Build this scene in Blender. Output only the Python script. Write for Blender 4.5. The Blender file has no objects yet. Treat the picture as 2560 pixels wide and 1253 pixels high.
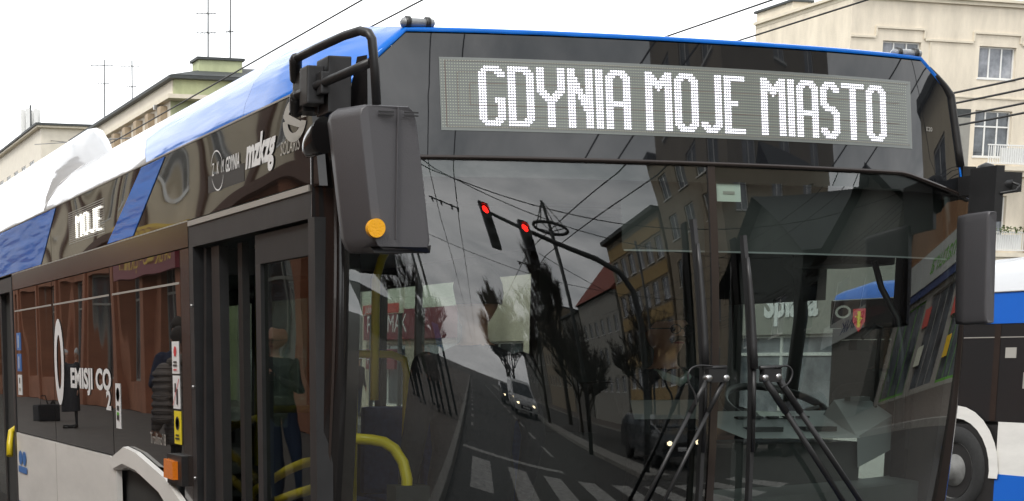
import bpy, bmesh, math, random
from mathutils import Vector, Matrix
from math import sin, cos, pi, radians as R
random.seed(7)
SC = bpy.context.scene
COL = SC.collection

# ------------------------------------------------------------------ camera, world, sun, exposure
cam_d = bpy.data.cameras.new('camera'); cam = bpy.data.objects.new('camera', cam_d); COL.objects.link(cam)
YAW, PITCH, FPX = .269, -.147, 4283.
cam.location = (-3.239, -5.421, 1.716)
cam.rotation_euler = (pi/2 + PITCH, 0, -YAW)
cam_d.sensor_fit = 'HORIZONTAL'; cam_d.sensor_width = 36.0
cam_d.lens = FPX/2560*36.0
cam_d.shift_x = (1280-519)/2560.
cam_d.shift_y = -(626.5-1535)/2560.
cam_d.clip_start = .1; cam_d.clip_end = 3000
SC.camera = cam
SC.view_settings.view_transform = 'Standard'; SC.view_settings.look = 'None'
SC.view_settings.exposure = .74; SC.view_settings.gamma = 1
SC.cycles.max_bounces = 10; SC.cycles.transparent_max_bounces = 12; SC.cycles.glossy_bounces = 5
SC.cycles.use_denoising = True; SC.cycles.caustics_reflective = False; SC.cycles.caustics_refractive = False

w = bpy.data.worlds.new('World'); SC.world = w; w.use_nodes = True
nt = w.node_tree; nt.nodes.clear(); N = nt.nodes.new; L = nt.links.new
out = N('ShaderNodeOutputWorld'); bg = N('ShaderNodeBackground'); L(bg.outputs[0], out.inputs[0])
sky = N('ShaderNodeTexSky'); sky.sky_type = 'NISHITA'; sky.sun_disc = False
sky.sun_elevation = R(48); sky.sun_rotation = R(200); sky.air_density = 1.; sky.dust_density = 4.
tc = N('ShaderNodeTexCoord'); mp = N('ShaderNodeMapping'); mp.inputs['Scale'].default_value = (1, 1, 3.2)
L(tc.outputs['Generated'], mp.inputs[0])
cn = N('ShaderNodeTexNoise'); cn.inputs['Scale'].default_value = 3.4; cn.inputs['Detail'].default_value = 7; cn.inputs['Roughness'].default_value = .62; cn.inputs['Distortion'].default_value = .4
L(mp.outputs[0], cn.inputs['Vector'])
cr = N('ShaderNodeValToRGB'); cr.color_ramp.elements[0].position = .34; cr.color_ramp.elements[0].color = (.46, .49, .51, 1)
cr.color_ramp.elements[1].position = .66; cr.color_ramp.elements[1].color = (1.0, 1.0, 1.0, 1); L(cn.outputs[0], cr.inputs[0])
sc_ = N('ShaderNodeVectorMath'); sc_.operation = 'SCALE'; sc_.inputs['Scale'].default_value = 13.5; L(cr.outputs[0], sc_.inputs[0])
hs = N('ShaderNodeHueSaturation'); hs.inputs['Saturation'].default_value = .35; L(sky.outputs[0], hs.inputs['Color'])
mx = N('ShaderNodeMixRGB'); mx.inputs[0].default_value = .88; L(hs.outputs[0], mx.inputs[1]); L(sc_.outputs[0], mx.inputs[2])
sp_ = N('ShaderNodeSeparateXYZ'); L(tc.outputs['Generated'], sp_.inputs[0])
mz = N('ShaderNodeMapRange'); mz.inputs['From Min'].default_value = .1; mz.inputs['From Max'].default_value = .75; mz.inputs['To Min'].default_value = 1.0; mz.inputs['To Max'].default_value = .60; L(sp_.outputs['Z'], mz.inputs['Value'])
sv = N('ShaderNodeVectorMath'); sv.operation = 'SCALE'; L(mx.outputs[0], sv.inputs[0]); L(mz.outputs[0], sv.inputs['Scale'])
L(sv.outputs[0], bg.inputs['Color']); bg.inputs['Strength'].default_value = .138

sl = bpy.data.lights.new('sun', 'SUN'); sl.energy = 1.3; sl.angle = R(18); sl.color = (1, .97, .92)
so = bpy.data.objects.new('sun', sl); COL.objects.link(so); so.rotation_euler = (R(41), 0, R(-60))

# ------------------------------------------------------------------ materials
MATS = {}
def mat(name, c, rough=.6, metal=0, noise=0, nscale=6, bump=0, bscale=20, spec=.5, coat=0, trans=None, emis=None, alpha=None, stretch=(1, 1, 1), bdist=.01, ior=None, nstretch=(1,1,1), vcol=None):
    m = bpy.data.materials.new(name); m.use_nodes = True; t = m.node_tree; p = t.nodes['Principled BSDF']
    p.inputs['Base Color'].default_value = (*c, 1); p.inputs['Roughness'].default_value = rough; p.inputs['Metallic'].default_value = metal
    p.inputs['Specular IOR Level'].default_value = spec; p.inputs['Coat Weight'].default_value = coat; p.inputs['Coat Roughness'].default_value = .03
    if ior: p.inputs['IOR'].default_value = ior
    if emis: p.inputs['Emission Color'].default_value = (*emis[0], 1); p.inputs['Emission Strength'].default_value = emis[1]
    if noise:
        g = t.nodes.new('ShaderNodeTexCoord'); mm = t.nodes.new('ShaderNodeMapping'); mm.inputs['Scale'].default_value = nstretch; t.links.new(g.outputs['Object'], mm.inputs[0])
        n = t.nodes.new('ShaderNodeTexNoise'); n.inputs['Scale'].default_value = nscale; n.inputs['Detail'].default_value = 8; n.inputs['Roughness'].default_value = .65
        t.links.new(mm.outputs[0], n.inputs['Vector'])
        r = t.nodes.new('ShaderNodeValToRGB'); r.color_ramp.elements[0].position = .3; r.color_ramp.elements[1].position = .7
        a = [max(0, x*(1-noise)) for x in c]; b = [min(1, x*(1+noise)) for x in c]
        if vcol: b = vcol
        r.color_ramp.elements[0].color = (*a, 1); r.color_ramp.elements[1].color = (*b, 1)
        t.links.new(n.outputs[0], r.inputs[0]); t.links.new(r.outputs[0], p.inputs['Base Color'])
    if bump:
        g = t.nodes.new('ShaderNodeTexCoord'); mm = t.nodes.new('ShaderNodeMapping'); mm.inputs['Scale'].default_value = stretch; t.links.new(g.outputs['Object'], mm.inputs[0])
        n = t.nodes.new('ShaderNodeTexNoise'); n.inputs['Scale'].default_value = bscale; n.inputs['Detail'].default_value = 3 if bdist > .02 else (0 if name in ('gloss_black', 'tinted_glass') else 1.5)
        if bscale > 15: n.inputs['Detail'].default_value = 6
        t.links.new(mm.outputs[0], n.inputs['Vector'])
        b = t.nodes.new('ShaderNodeBump'); b.inputs['Strength'].default_value = bump; b.inputs['Distance'].default_value = bdist
        t.links.new(n.outputs[0], b.inputs['Height']); t.links.new(b.outputs[0], p.inputs['Normal'])
        if coat: t.links.new(b.outputs[0], p.inputs['Coat Normal'])
    MATS[name] = m; return m
def glass(name, tint, mult=1.9, bump=0., rough=0., smooth=1.):
    m = bpy.data.materials.new(name); m.use_nodes = True; t = m.node_tree; t.nodes.clear()
    A = t.nodes.new; K = t.links.new
    o = A('ShaderNodeOutputMaterial'); mi = A('ShaderNodeMixShader'); tr = A('ShaderNodeBsdfTransparent'); gl = A('ShaderNodeBsdfGlossy')
    gl.inputs['Roughness'].default_value = rough; tr.inputs[0].default_value = (*tint, 1)
    ge = A('ShaderNodeNewGeometry'); mr = A('ShaderNodeMapRange'); mr.inputs['To Min'].default_value = 1.52; mr.inputs['To Max'].default_value = 1/1.52
    K(ge.outputs['Backfacing'], mr.inputs['Value']); fr = A('ShaderNodeFresnel'); K(mr.outputs[0], fr.inputs['IOR'])
    ml = A('ShaderNodeMath'); ml.operation = 'MULTIPLY'; ml.inputs[1].default_value = mult; ml.use_clamp = True
    K(fr.outputs[0], ml.inputs[0]); K(ml.outputs[0], mi.inputs[0]); K(tr.outputs[0], mi.inputs[1]); K(gl.outputs[0], mi.inputs[2]); K(mi.outputs[0], o.inputs[0])
    if bump:
        g = A('ShaderNodeTexCoord'); n = A('ShaderNodeTexNoise'); n.inputs['Scale'].default_value = 1.6; n.inputs['Detail'].default_value = 1
        K(g.outputs['Object'], n.inputs['Vector']); b = A('ShaderNodeBump'); b.inputs['Strength'].default_value = bump; b.inputs['Distance'].default_value = .01
        K(n.outputs[0], b.inputs['Height']); K(b.outputs[0], gl.inputs['Normal']); K(b.outputs[0], fr.inputs['Normal'])
    MATS[name] = m; return m
mat('blue_paint', (.010, .155, .62), .12, spec=.12, coat=.14, bump=.9, bscale=3.0, bdist=.012, stretch=(2.2, .5, 5))
mat('blue_flat', (.012, .13, .58), .3, spec=.3, coat=.1)
mat('white_paint', (.50, .51, .53), .16, coat=.5, bump=.6, bscale=2.4, bdist=.012, stretch=(2, .6, 4))
mat('cream_paint', (.82, .80, .76), .35, coat=.25, noise=.09, nscale=2.2, nstretch=(1, .6, 2.5))
mat('gloss_black', (.012, .010, .009), .02, bump=.6, bscale=1.35, bdist=.014, stretch=(1, .8, 2.6), ior=1.6)
mat('tinted_glass', (.010, .009, .008), .01, bump=.17, bscale=1.5, bdist=.012, stretch=(1, 1.2, .6), ior=1.56)
mat('mask_glass', (.012, .013, .015), .015, bump=.05, bscale=2, bdist=.01, ior=1.6)
mat('brown_trim', (.030, .022, .019), .14, spec=.5, noise=.1)
mat('rubber', (.014, .013, .013), .5, noise=.25, nscale=30)
mat('satin_black', (.020, .020, .021), .42, noise=.3, nscale=8, bump=.1, bscale=150, bdist=.002)
mat('mirror_grey', (.082, .080, .086), .42, bump=.35, bscale=220, bdist=.002, noise=.06, nscale=3)
mat('pillar_black', (.010, .009, .009), .12)
mat('steel', (.42, .42, .42), .3, metal=1)
mat('seam_light', (.35, .33, .30), .35)
mat('yellow_rail', (.74, .56, .02), .3)
mat('orange_lens', (.85, .22, .01), .15, bump=.6, bscale=120, bdist=.004)
mat('orange_reflector', (.90, .42, .01), .3, bump=.6, bscale=140, bdist=.003)
mat('display_panel', (.18, .195, .185), .16, ior=1.5, bump=.04, bscale=2)
mat('dot_off', (.42, .45, .36), .5)
mat('dot_line', (.14, .06, .045), .5)
mat('dot_on', (.9, .9, .95), .5, emis=((.92, .89, 1), 1.0))
mat('dot_on_side', (.9, .9, .8), .5, emis=((1, .97, .88), 1.6))
mat('decal_white', (.80, .80, .80), .4)
mat('decal_grey', (.40, .385, .35), .35)
mat('decal_yellow', (.85, .68, .02), .35)
mat('decal_red', (.62, .02, .03), .35)
mat('decal_blue', (.03, .17, .50), .35)
mat('decal_green', (.10, .38, .04), .35)
mat('decal_black', (.02, .02, .02), .4)
mat('interior_dark', (.030, .031, .030), .7, noise=.2)
mat('interior_grey', (.085, .09, .088), .6, noise=.08)
mat('dash_grey', (.25, .265, .265), .55, bump=.3, bscale=200, bdist=.001)
mat('ceiling_grey', (.20, .20, .20), .6)
mat('seat_fabric', (.03, .05, .16), .9, noise=.3, nscale=25)
mat('floor_vinyl', (.10, .10, .11), .5)
mat('rim_grey', (.16, .16, .155), .55, noise=.3, nscale=9)
mat('tinted_dark', (.022, .022, .023), .12, spec=.35)
mat('paper', (.68, .74, .66), .6)
mat('clear_lens', (.26, .27, .28), .05, bump=.6, bscale=160, bdist=.004)
mat('tyre', (.018, .018, .018), .8, noise=.2, nscale=30, bump=.3, bscale=60)
glass('windshield_glass', (.70, .77, .74), 2.7, .06)
glass('window_glass', (.80, .84, .82), 2.0, .10)
glass('door_glass', (.62, .66, .62), .75, .3)
mat('asphalt', (.055, .053, .050), .85, noise=.25, nscale=14, bump=.5, bscale=90, bdist=.006)
mat('ground_dark', (.075, .07, .062), .9, noise=.2, nscale=2)
mat('paving', (.115, .098, .085), .8, noise=.22, nscale=5, bump=.6, bscale=30, bdist=.008)
mat('kerb_stone', (.26, .25, .23), .8, noise=.15)
mat('road_white', (.34, .335, .32), .7, noise=.45, nscale=7)
mat('plaster_cream', (.67, .60, .49), .9, noise=.15, nscale=1.1, bump=.6, bscale=26, bdist=.02, nstretch=(1.2, 1.2, .35))
mat('plaster_band', (.64, .58, .47), .9, noise=.08, nscale=3)
mat('plaster_white', (.66, .61, .52), .9, noise=.06, nscale=2)
mat('plaster_green', (.42, .45, .27), .9, noise=.22, nscale=1.2, nstretch=(1, 1, .4))
mat('stone_tan', (.36, .28, .19), .85, noise=.15)
mat('plaster_grey', (.30, .29, .26), .9, noise=.12)
mat('plaster_dark', (.15, .145, .13), .9, noise=.15)
mat('house_slate', (.075, .088, .080), .7, noise=.15)
mat('plaster_yellow', (.36, .25, .11), .9, noise=.12)
mat('plaster_ochre', (.27, .225, .165), .9, noise=.12, nscale=1)
mat('terracotta', (.36, .15, .085), .85, noise=.2, nscale=1.5, bump=.4, bscale=30, bdist=.01)
mat('brown_cornice', (.10, .045, .028), .7, noise=.2)
mat('beige_wall', (.60, .52, .39), .9, noise=.12, nscale=1.5)
mat('brown_cladding', (.21, .105, .045), .5, noise=.2, nscale=6, nstretch=(4, 4, .3))
mat('roof_dark', (.045, .05, .05), .7, noise=.2)
mat('roof_red', (.24, .055, .035), .8, noise=.2, nscale=10)
mat('frame_white', (.72, .72, .70), .5)
mat('pane_dark', (.035, .042, .05), .06, noise=.5, nscale=1.3, vcol=(.16, .18, .2))
mat('pane_light', (.10, .12, .15), .08, noise=.5, nscale=1.0, vcol=(.36, .37, .40))
mat('pole_grey', (.06, .065, .065), .5)
mat('wire', (.012, .012, .012), .5)
mat('red_lamp', (.8, .02, .01), .3, emis=((1, .015, .01), 14))
mat('lens_dark', (.02, .01, .008), .2)
mat('headlamp_on', (1, .9, .7), .3, emis=((1, .82, .5), 9))
mat('bark', (.040, .032, .026), .9, noise=.2)
mat('twig', (.045, .036, .03), .9)
mat('leaf', (.07, .10, .03), .8, noise=.4, nscale=8)
mat('car_white', (.62, .63, .64), .2, coat=1)
mat('car_dark', (.03, .035, .04), .2, coat=1)
mat('car_silver', (.28, .29, .30), .25, coat=1)
mat('skin', (.46, .25, .17), .55, noise=.08)
mat('hair_dark', (.03, .022, .017), .8)
mat('hair_grey', (.42, .41, .40), .8)
mat('cloth_black', (.014, .014, .018), .9, bump=.5, bscale=25, bdist=.02)
mat('cloth_navy', (.02, .026, .055), .9, bump=.5, bscale=25, bdist=.02)
mat('cloth_taupe', (.16, .135, .12), .8, bump=.9, bscale=9, bdist=.06, stretch=(.25, .25, 3.2))
mat('cloth_jeans', (.05, .07, .12), .9)
mat('cloth_olive', (.10, .10, .07), .9)
mat('fur', (.24, .20, .17), 1, bump=1, bscale=60, bdist=.04)
mat('shirt_pale', (.34, .42, .38), .8)
mat('sign_maroon', (.22, .02, .035), .5)
mat('sign_yellow', (.80, .52, .03), .5)
mat('sign_grey', (.40, .42, .40), .4)
mat('sign_green', (.11, .33, .04), .5)
mat('sign_orange', (.80, .30, .02), .5)
mat('sign_navy', (.03, .05, .14), .5)
mat('poster_pale', (.62, .64, .52), .6)
mat('poster_red', (.55, .09, .07), .6)
M = MATS

# ------------------------------------------------------------------ mesh helpers
def tag(o, label=None, cat=None, group=None, kind=None):
    if label: o['label'] = label
    if cat: o['category'] = cat
    if group: o['group'] = group
    if kind: o['kind'] = kind
    return o
def thing(name, loc, label, cat, group=None, rz=0):
    o = bpy.data.objects.new(name, None); COL.objects.link(o); o.location = loc; o.rotation_euler = (0, 0, rz); o.empty_display_size = .2
    return tag(o, label, cat, group)
class MB:
    def __init__(s): s.v = []; s.f = []; s.m = []; s.sm = []
    def add(s, vs, fs, mi=0, smooth=False):
        b = len(s.v); s.v += [tuple(v) for v in vs]; s.f += [tuple(b+i for i in f) for f in fs]; s.m += [mi]*len(fs); s.sm += [smooth]*len(fs); return s
    def box(s, a, b, mi=0):
        x0, y0, z0 = [min(p, q) for p, q in zip(a, b)]; x1, y1, z1 = [max(p, q) for p, q in zip(a, b)]
        return s.add([(x0,y0,z0),(x1,y0,z0),(x1,y1,z0),(x0,y1,z0),(x0,y0,z1),(x1,y0,z1),(x1,y1,z1),(x0,y1,z1)],
                     [(0,3,2,1),(4,5,6,7),(0,1,5,4),(1,2,6,5),(2,3,7,6),(3,0,4,7)], mi)
    def tube(s, pts, r, n=8, mi=0, cap=True, rs=None):
        P = [Vector(p) for p in pts]; vs = []; up = Vector((0, 0, 1))
        nrm = None
        for i, p in enumerate(P):
            d = (P[min(i+1, len(P)-1)]-P[max(i-1, 0)]).normalized()
            if nrm is None:
                a = up if abs(d.z) < .9 else Vector((1, 0, 0)); nrm = d.cross(a).normalized()
            nrm = (nrm - d*nrm.dot(d)).normalized(); b = d.cross(nrm)
            rr = rs[i] if rs else r
            for k in range(n):
                t = 2*pi*k/n; vs.append(p+nrm*rr*cos(t)+b*rr*sin(t))
        fs = [(i*n+k, i*n+(k+1) % n, (i+1)*n+(k+1) % n, (i+1)*n+k) for i in range(len(P)-1) for k in range(n)]
        s.add(vs, fs, mi, True)
        if cap:
            b0 = len(s.v)-len(vs); s.f += [tuple(b0+k for k in reversed(range(n))), tuple(b0+(len(P)-1)*n+k for k in range(n))]; s.m += [mi, mi]; s.sm += [False, False]
        return s
    def loft(s, rings, mi=0, closed=True, cap=False, smooth=True):
        n = len(rings[0]); vs = [p for r in rings for p in r]; kk = n if closed else n-1
        fs = [(i*n+k, i*n+(k+1) % n, (i+1)*n+(k+1) % n, (i+1)*n+k) for i in range(len(rings)-1) for k in range(kk)]
        s.add(vs, fs, mi, smooth)
        if cap:
            b0 = len(s.v)-len(vs); s.f += [tuple(b0+k for k in reversed(range(n))), tuple(b0+(len(rings)-1)*n+k for k in range(n))]; s.m += [mi, mi]; s.sm += [False, False]
        return s
    def prism(s, poly, axis, a, b, mi=0):
        # poly: 2D points in the plane normal to axis (0:x -> (y,z), 1:y -> (x,z), 2:z -> (x,y))
        def P(p, t): return (t, p[0], p[1]) if axis == 0 else ((p[0], t, p[1]) if axis == 1 else (p[0], p[1], t))
        n = len(poly); vs = [P(p, a) for p in poly]+[P(p, b) for p in poly]
        return s.add(vs, [tuple(range(n)), tuple(range(2*n-1, n-1, -1))]+[(i, i+n, (i+1) % n+n, (i+1) % n) for i in range(n)], mi)
    def sphere(s, c, r, n=12, mi=0, sc=(1, 1, 1)):
        rings = []
        for i in range(n//2+1):
            t = pi*i/(n//2); rings.append([(c[0]+r*sc[0]*max(sin(t), 1e-4)*cos(2*pi*k/n), c[1]+r*sc[1]*max(sin(t), 1e-4)*sin(2*pi*k/n), c[2]+r*sc[2]*cos(t)) for k in range(n)])
        return s.loft(rings, mi)
    def lathe(s, c, axis, prof, n=20, mi=0):  # prof: (radius, offset)
        rings = []
        for r, o in prof:
            ring = []
            for k in range(n):
                a = 2*pi*k/n; u, v = r*cos(a), r*sin(a)
                ring.append((c[0]+o, c[1]+u, c[2]+v) if axis == 0 else ((c[0]+u, c[1]+o, c[2]+v) if axis == 1 else (c[0]+u, c[1]+v, c[2]+o)))
            rings.append(ring)
        return s.loft(rings, mi)
    def build(s, name, mats, parent=None, loc=None, bevel=0, local=False, fix=True):
        me = bpy.data.meshes.new(name); off = Vector((0, 0, 0))
        if parent is not None and not local:
            off = parent.location.copy()
            if parent.parent: off += parent.parent.location
        if loc is not None and not local: off = off+Vector(loc) if parent else Vector(loc)
        me.from_pydata([tuple(Vector(v)-off) for v in s.v], [], s.f)
        for mm in (mats if isinstance(mats, (list, tuple)) else [mats]): me.materials.append(M[mm] if isinstance(mm, str) else mm)
        me.polygons.foreach_set('material_index', s.m); me.polygons.foreach_set('use_smooth', s.sm)
        if fix or bevel:
            bm = bmesh.new(); bm.from_mesh(me)
            if bevel:
                bmesh.ops.remove_doubles(bm, verts=bm.verts, dist=1e-5)
                bmesh.ops.bevel(bm, geom=[e for e in bm.edges if len(e.link_faces) == 2 and e.calc_face_angle(0) > .5], offset=bevel, segments=2, affect='EDGES', profile=.7)
            bmesh.ops.recalc_face_normals(bm, faces=bm.faces); bm.to_mesh(me); bm.free()
        me.update()
        o = bpy.data.objects.new(name, me); COL.objects.link(o)
        if parent is not None: o.parent = parent
        if loc is not None: o.location = loc
        return o
def inst(src, parent, loc, rz=0, name=None):
    o = src.copy(); COL.objects.link(o); o.parent = parent; o.location = loc; o.rotation_euler = (0, 0, rz)
    for k in list(o.keys()):
        if k in ('label',): del o[k]
    for ch in src.children:
        c = ch.copy(); COL.objects.link(c); c.parent = o
    return o
def sheet(name, x0, x1, y0, y1, z, m, kind='structure'):
    mb = MB().add([(x0,y0,z),(x1,y0,z),(x1,y1,z),(x0,y1,z)], [(0,1,2,3)]); return tag(mb.build(name, m), kind=kind)
_txt = {}
def text_geo(body, size=1, shear=0, sx=1, align='LEFT', bold=0):
    key = (body, size, shear, sx, align, bold)
    if key in _txt: return _txt[key]
    cu = bpy.data.curves.new('t', 'FONT'); cu.body = body; cu.size = size; cu.shear = shear; cu.align_x = align; cu.offset = bold; cu.resolution_u = 3
    o = bpy.data.objects.new('t', cu); COL.objects.link(o); dg = bpy.context.evaluated_depsgraph_get(); dg.update()
    me = bpy.data.meshes.new_from_object(o.evaluated_get(dg))
    r = ([(v.co.x*sx, v.co.y) for v in me.vertices], [tuple(p.vertices) for p in me.polygons])
    bpy.data.objects.remove(o); bpy.data.curves.remove(cu); bpy.data.meshes.remove(me); _txt[key] = r; return r
def text_on(mb, body, f, size, mi=0, **k):
    vs, fs = text_geo(body, size, **k); mb.add([f(x, y) for x, y in vs], fs, mi); return mb
def text_w(body, size, **k):
    vs, _ = text_geo(body, size, **k); return max(v[0] for v in vs)-min(v[0] for v in vs)

# ------------------------------------------------------------------ the setting
sheet('ground', -600, 600, -700, 700, -.004, 'ground_dark')
sheet('road', -1.62, 13.0, -300, 300, .0, 'asphalt')
def pavement(name, x0, x1, y0, y1, kx):
    mb = MB().box((x0, y0, -.05), (x1, y1, .118)); o = tag(mb.build(name, 'paving'), kind='structure')
    k = MB().box((kx-.075, y0, -.05), (kx+.075, y1, .13)); tag(k.build('kerb', 'kerb_stone', fix=True), kind='structure'); return o
pavement('pavement', -9.2, -1.78, -120, 130, -1.7)
pavement('pavement', 13.2, 15.9, 16, 130, 13.1)
pavement('pavement', 13.2, 19.7, -120, 15.9, 13.1)
mk = MB()
for i in range(9): mk.add([(x, y, .004) for x, y in ((-1.2+i*1.0, -8.4), (-.7+i*1.0, -8.4), (-.7+i*1.0, -5.6), (-1.2+i*1.0, -5.6))], [(0, 1, 2, 3)])
tag(mk.build('crosswalk_marking', 'road_white'), kind='structure')
mk = MB()
for y in range(-90, -10, 4): mk.add([(1.72, y, .004), (1.86, y, .004), (1.86, y+2, .004), (1.72, y+2, .004)], [(0, 1, 2, 3)])
for y in range(-90, -12, 3): mk.add([(-1.3, y, .004), (-1.2, y, .004), (-1.2, y+1, .004), (-1.3, y+1, .004)], [(0, 1, 2, 3)])
mk.add([(-1.5, -9.6, .004), (1.6, -9.6, .004), (1.6, -9.25, .004), (-1.5, -9.25, .004)], [(0, 1, 2, 3)])
tag(mk.build('lane_marking', 'road_white'), kind='structure')
tag(MB().box((4.25, -100, -.02), (5.2, -9.3, .12)).build('median_island', 'kerb_stone'), kind='structure')

# ------------------------------------------------------------------ buildings
WCACHE = {}
def window_src(w_, h_, cols, rows, pane, frame='frame_white', t=.06):
    k = (w_, h_, cols, rows, pane, frame)
    if k in WCACHE: return WCACHE[k]
    me = MB()  # local: x along the wall, y inward (0 = frame face), z up
    fr = [(0, 0, w_, t), (0, h_-t, w_, h_), (0, t, t, h_-t), (w_-t, t, w_, h_-t)]
    for i in range(1, cols): x = w_*i/cols; fr.append((x-t*.55, t, x+t*.55, h_-t))
    for r in rows:
        z = h_*r; fr.append((t, z-t*.5, w_-t, z+t*.5))
    for q, (a, b, c, d) in enumerate(fr): me.box((a, .002*(q % 3), b), (c, .05+.002*(q % 3), d))
    me.box((.01, .03, .01), (w_-.01, .04, h_-.01), 1)
    WCACHE[k] = me; return me
class Facade:
    """wall with real openings; o origin, ud unit vector along wall, n outward normal"""
    def __init__(s, root, o, ud, n, W, H, m, name='wall', label=None):
        s.root, s.o, s.ud, s.n, s.W, s.H, s.m, s.name, s.label = root, Vector(o), Vector(ud), Vector(n), W, H, m, name, label; s.h = []; s.x = []
    def P(s, u, z, d=0): return s.o+s.ud*u+Vector((0, 0, z))-s.n*d
    def win(s, u, z, w_, h_, cols=2, rows=(), pane='pane_dark', frame='frame_white', name='window', sill=True):
        s.h.append((u, z, u+w_, z+h_)); s.x.append((u, z, w_, h_, cols, rows, pane, frame, name, sill)); return s
    def done(s, depth=.16):
        mb = MB(); us = sorted({0, s.W}|{a for h in s.h for a in (h[0], h[2])}); zs = sorted({0, s.H}|{a for h in s.h for a in (h[1], h[3])})
        for i in range(len(us)-1):
            for j in range(len(zs)-1):
                uc, zc = (us[i]+us[i+1])/2, (zs[j]+zs[j+1])/2
                if any(h[0] < uc < h[2] and h[1] < zc < h[3] for h in s.h): continue
                mb.add([s.P(us[i], zs[j]), s.P(us[i+1], zs[j]), s.P(us[i+1], zs[j+1]), s.P(us[i], zs[j+1])], [(0, 1, 2, 3)])
        for a, b, c, d in s.h:
            q = [(a, b), (c, b), (c, d), (a, d)]
            for k in range(4):
                p, r = q[k], q[(k+1) % 4]; mb.add([s.P(*p), s.P(*r), s.P(*r, depth), s.P(*p, depth)], [(0, 1, 2, 3)])
            mb.add([s.P(*p, depth+.06) for p in q], [(0, 1, 2, 3)])
        o = mb.build(s.name, s.m, s.root, fix=False)
        if s.label: o['label'] = s.label
        for (u, z, w_, h_, cols, rows, pane, frame, name, sill) in s.x:
            src = window_src(w_, h_, cols, rows, pane, frame)
            key = (w_, h_, cols, rows, pane, frame, 'obj', tuple(s.ud))
            if key not in WCACHE:
                m2 = MB(); m2.f, m2.m, m2.sm = src.f, src.m, src.sm
                m2.v = [tuple(s.ud*v[0]-s.n*v[1]+Vector((0, 0, v[2]))) for v in src.v]
                if sill:
                    b = MB().box((-.06, -.17, -.06), (w_+.06, .0, -.004)); m2 = MB().add(m2.v, m2.f); m2.m = list(src.m); m2.sm = list(src.sm)
                    m2.add([tuple(s.ud*v[0]-s.n*v[1]+Vector((0, 0, v[2]))) for v in b.v], b.f, 0)
                WCACHE[key] = m2.build(name, [frame, pane], s.root, local=True)
                ob = WCACHE[key]
            else:
                ob = WCACHE[key].copy(); COL.objects.link(ob); ob.name = name
            ob.parent = s.root; ob.location = s.P(u, z, depth-.06)-s.root.location
        return s
def shell(root, x0, x1, y0, y1, z0, z1, m, name='wall', skip=()):
    mb = MB(); q = {'-x': [(x0,y0,z0),(x0,y1,z0),(x0,y1,z1),(x0,y0,z1)], '+x': [(x1,y0,z0),(x1,y1,z0),(x1,y1,z1),(x1,y0,z1)],
                    '-y': [(x0,y0,z0),(x1,y0,z0),(x1,y0,z1),(x0,y0,z1)], '+y': [(x0,y1,z0),(x1,y1,z0),(x1,y1,z1),(x0,y1,z1)]}
    for k, v in q.items():
        if k not in skip: mb.add(v, [(0, 1, 2, 3)])
    return mb.build(name, m, root, fix=False)

# --- A: cream corner block at the right
A = thing('apartment_building', (41.5, 57.8, 0), 'cream rendered apartment block with balconies behind the right end of the bus', 'building')
AX0, AX1, AY0, AY1 = 41.5, 62, 57.8, 64.75
f = Facade(A, (AX0, AY0, 0), (1, 0, 0), (0, -1, 0), AX1-AX0, 16.35, 'plaster_cream')
for k in range(2):
    u = 1.55 if k == 0 else 6.25
    f.win(u, 13.45, 1.85, 1.3, 3, (), 'pane_light')
    for z in (10.25, 6.75): f.win(u, z, 1.85, 1.9, 3, (.66,), 'pane_dark')
    f.win(u, 3.1, 1.85, 1.9, 3, (.66,), 'pane_dark')
for z in (13.45, 10.25, 6.75, 3.1): f.win(11.2, z, 1.85, 1.3 if z > 13 else 1.9, 3, (), 'pane_light'); f.win(15.5, z, 1.85, 1.3 if z > 13 else 1.9, 3, (), 'pane_light')
f.done(.2)
Facade(A, (AX0, AY1, 0), (0, -1, 0), (-1, 0, 0), AY1-AY0, 16.35, 'plaster_cream').done()
shell(A, AX0, AX1, AY0, AY1, 0, 16.35, 'plaster_cream', skip=('-x', '-y'))
MB().box((AX0-.02, AY0-.12, 16.35), (AX1, AY1, 16.5)).box((AX0-.14, AY0-.24, 16.5), (AX1+.1, AY1, 16.62)).build('parapet_coping', 'plaster_band', A)
mb = MB()   # stepped string course above the top windows
for a, b, zz in ((0, 1.15, 14.82), (3.55, 5.9, 14.82), (8.35, 10.9, 14.82), (13.3, 20, 14.82)): mb.box((AX0+a, AY0-.07, zz), (AX0+b, AY0, zz+.08))
for a in (1.15, 5.9): mb.box((AX0+a, AY0-.072, 15.22), (AX0+a+2.4, AY0, 15.3)).box((AX0+a, AY0-.068, 14.9), (AX0+a+.07, AY0, 15.22)).box((AX0+a+2.33, AY0-.068, 14.9), (AX0+a+2.4, AY0, 15.22))
mb.box((AX0+3.8, AY0-.04, 0), (AX0+3.87, AY0, 14.8)).box((AX0, AY0-.05, 12.62), (AX1, AY0, 12.68))
mb.build('string_course', 'plaster_band', A)
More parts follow.
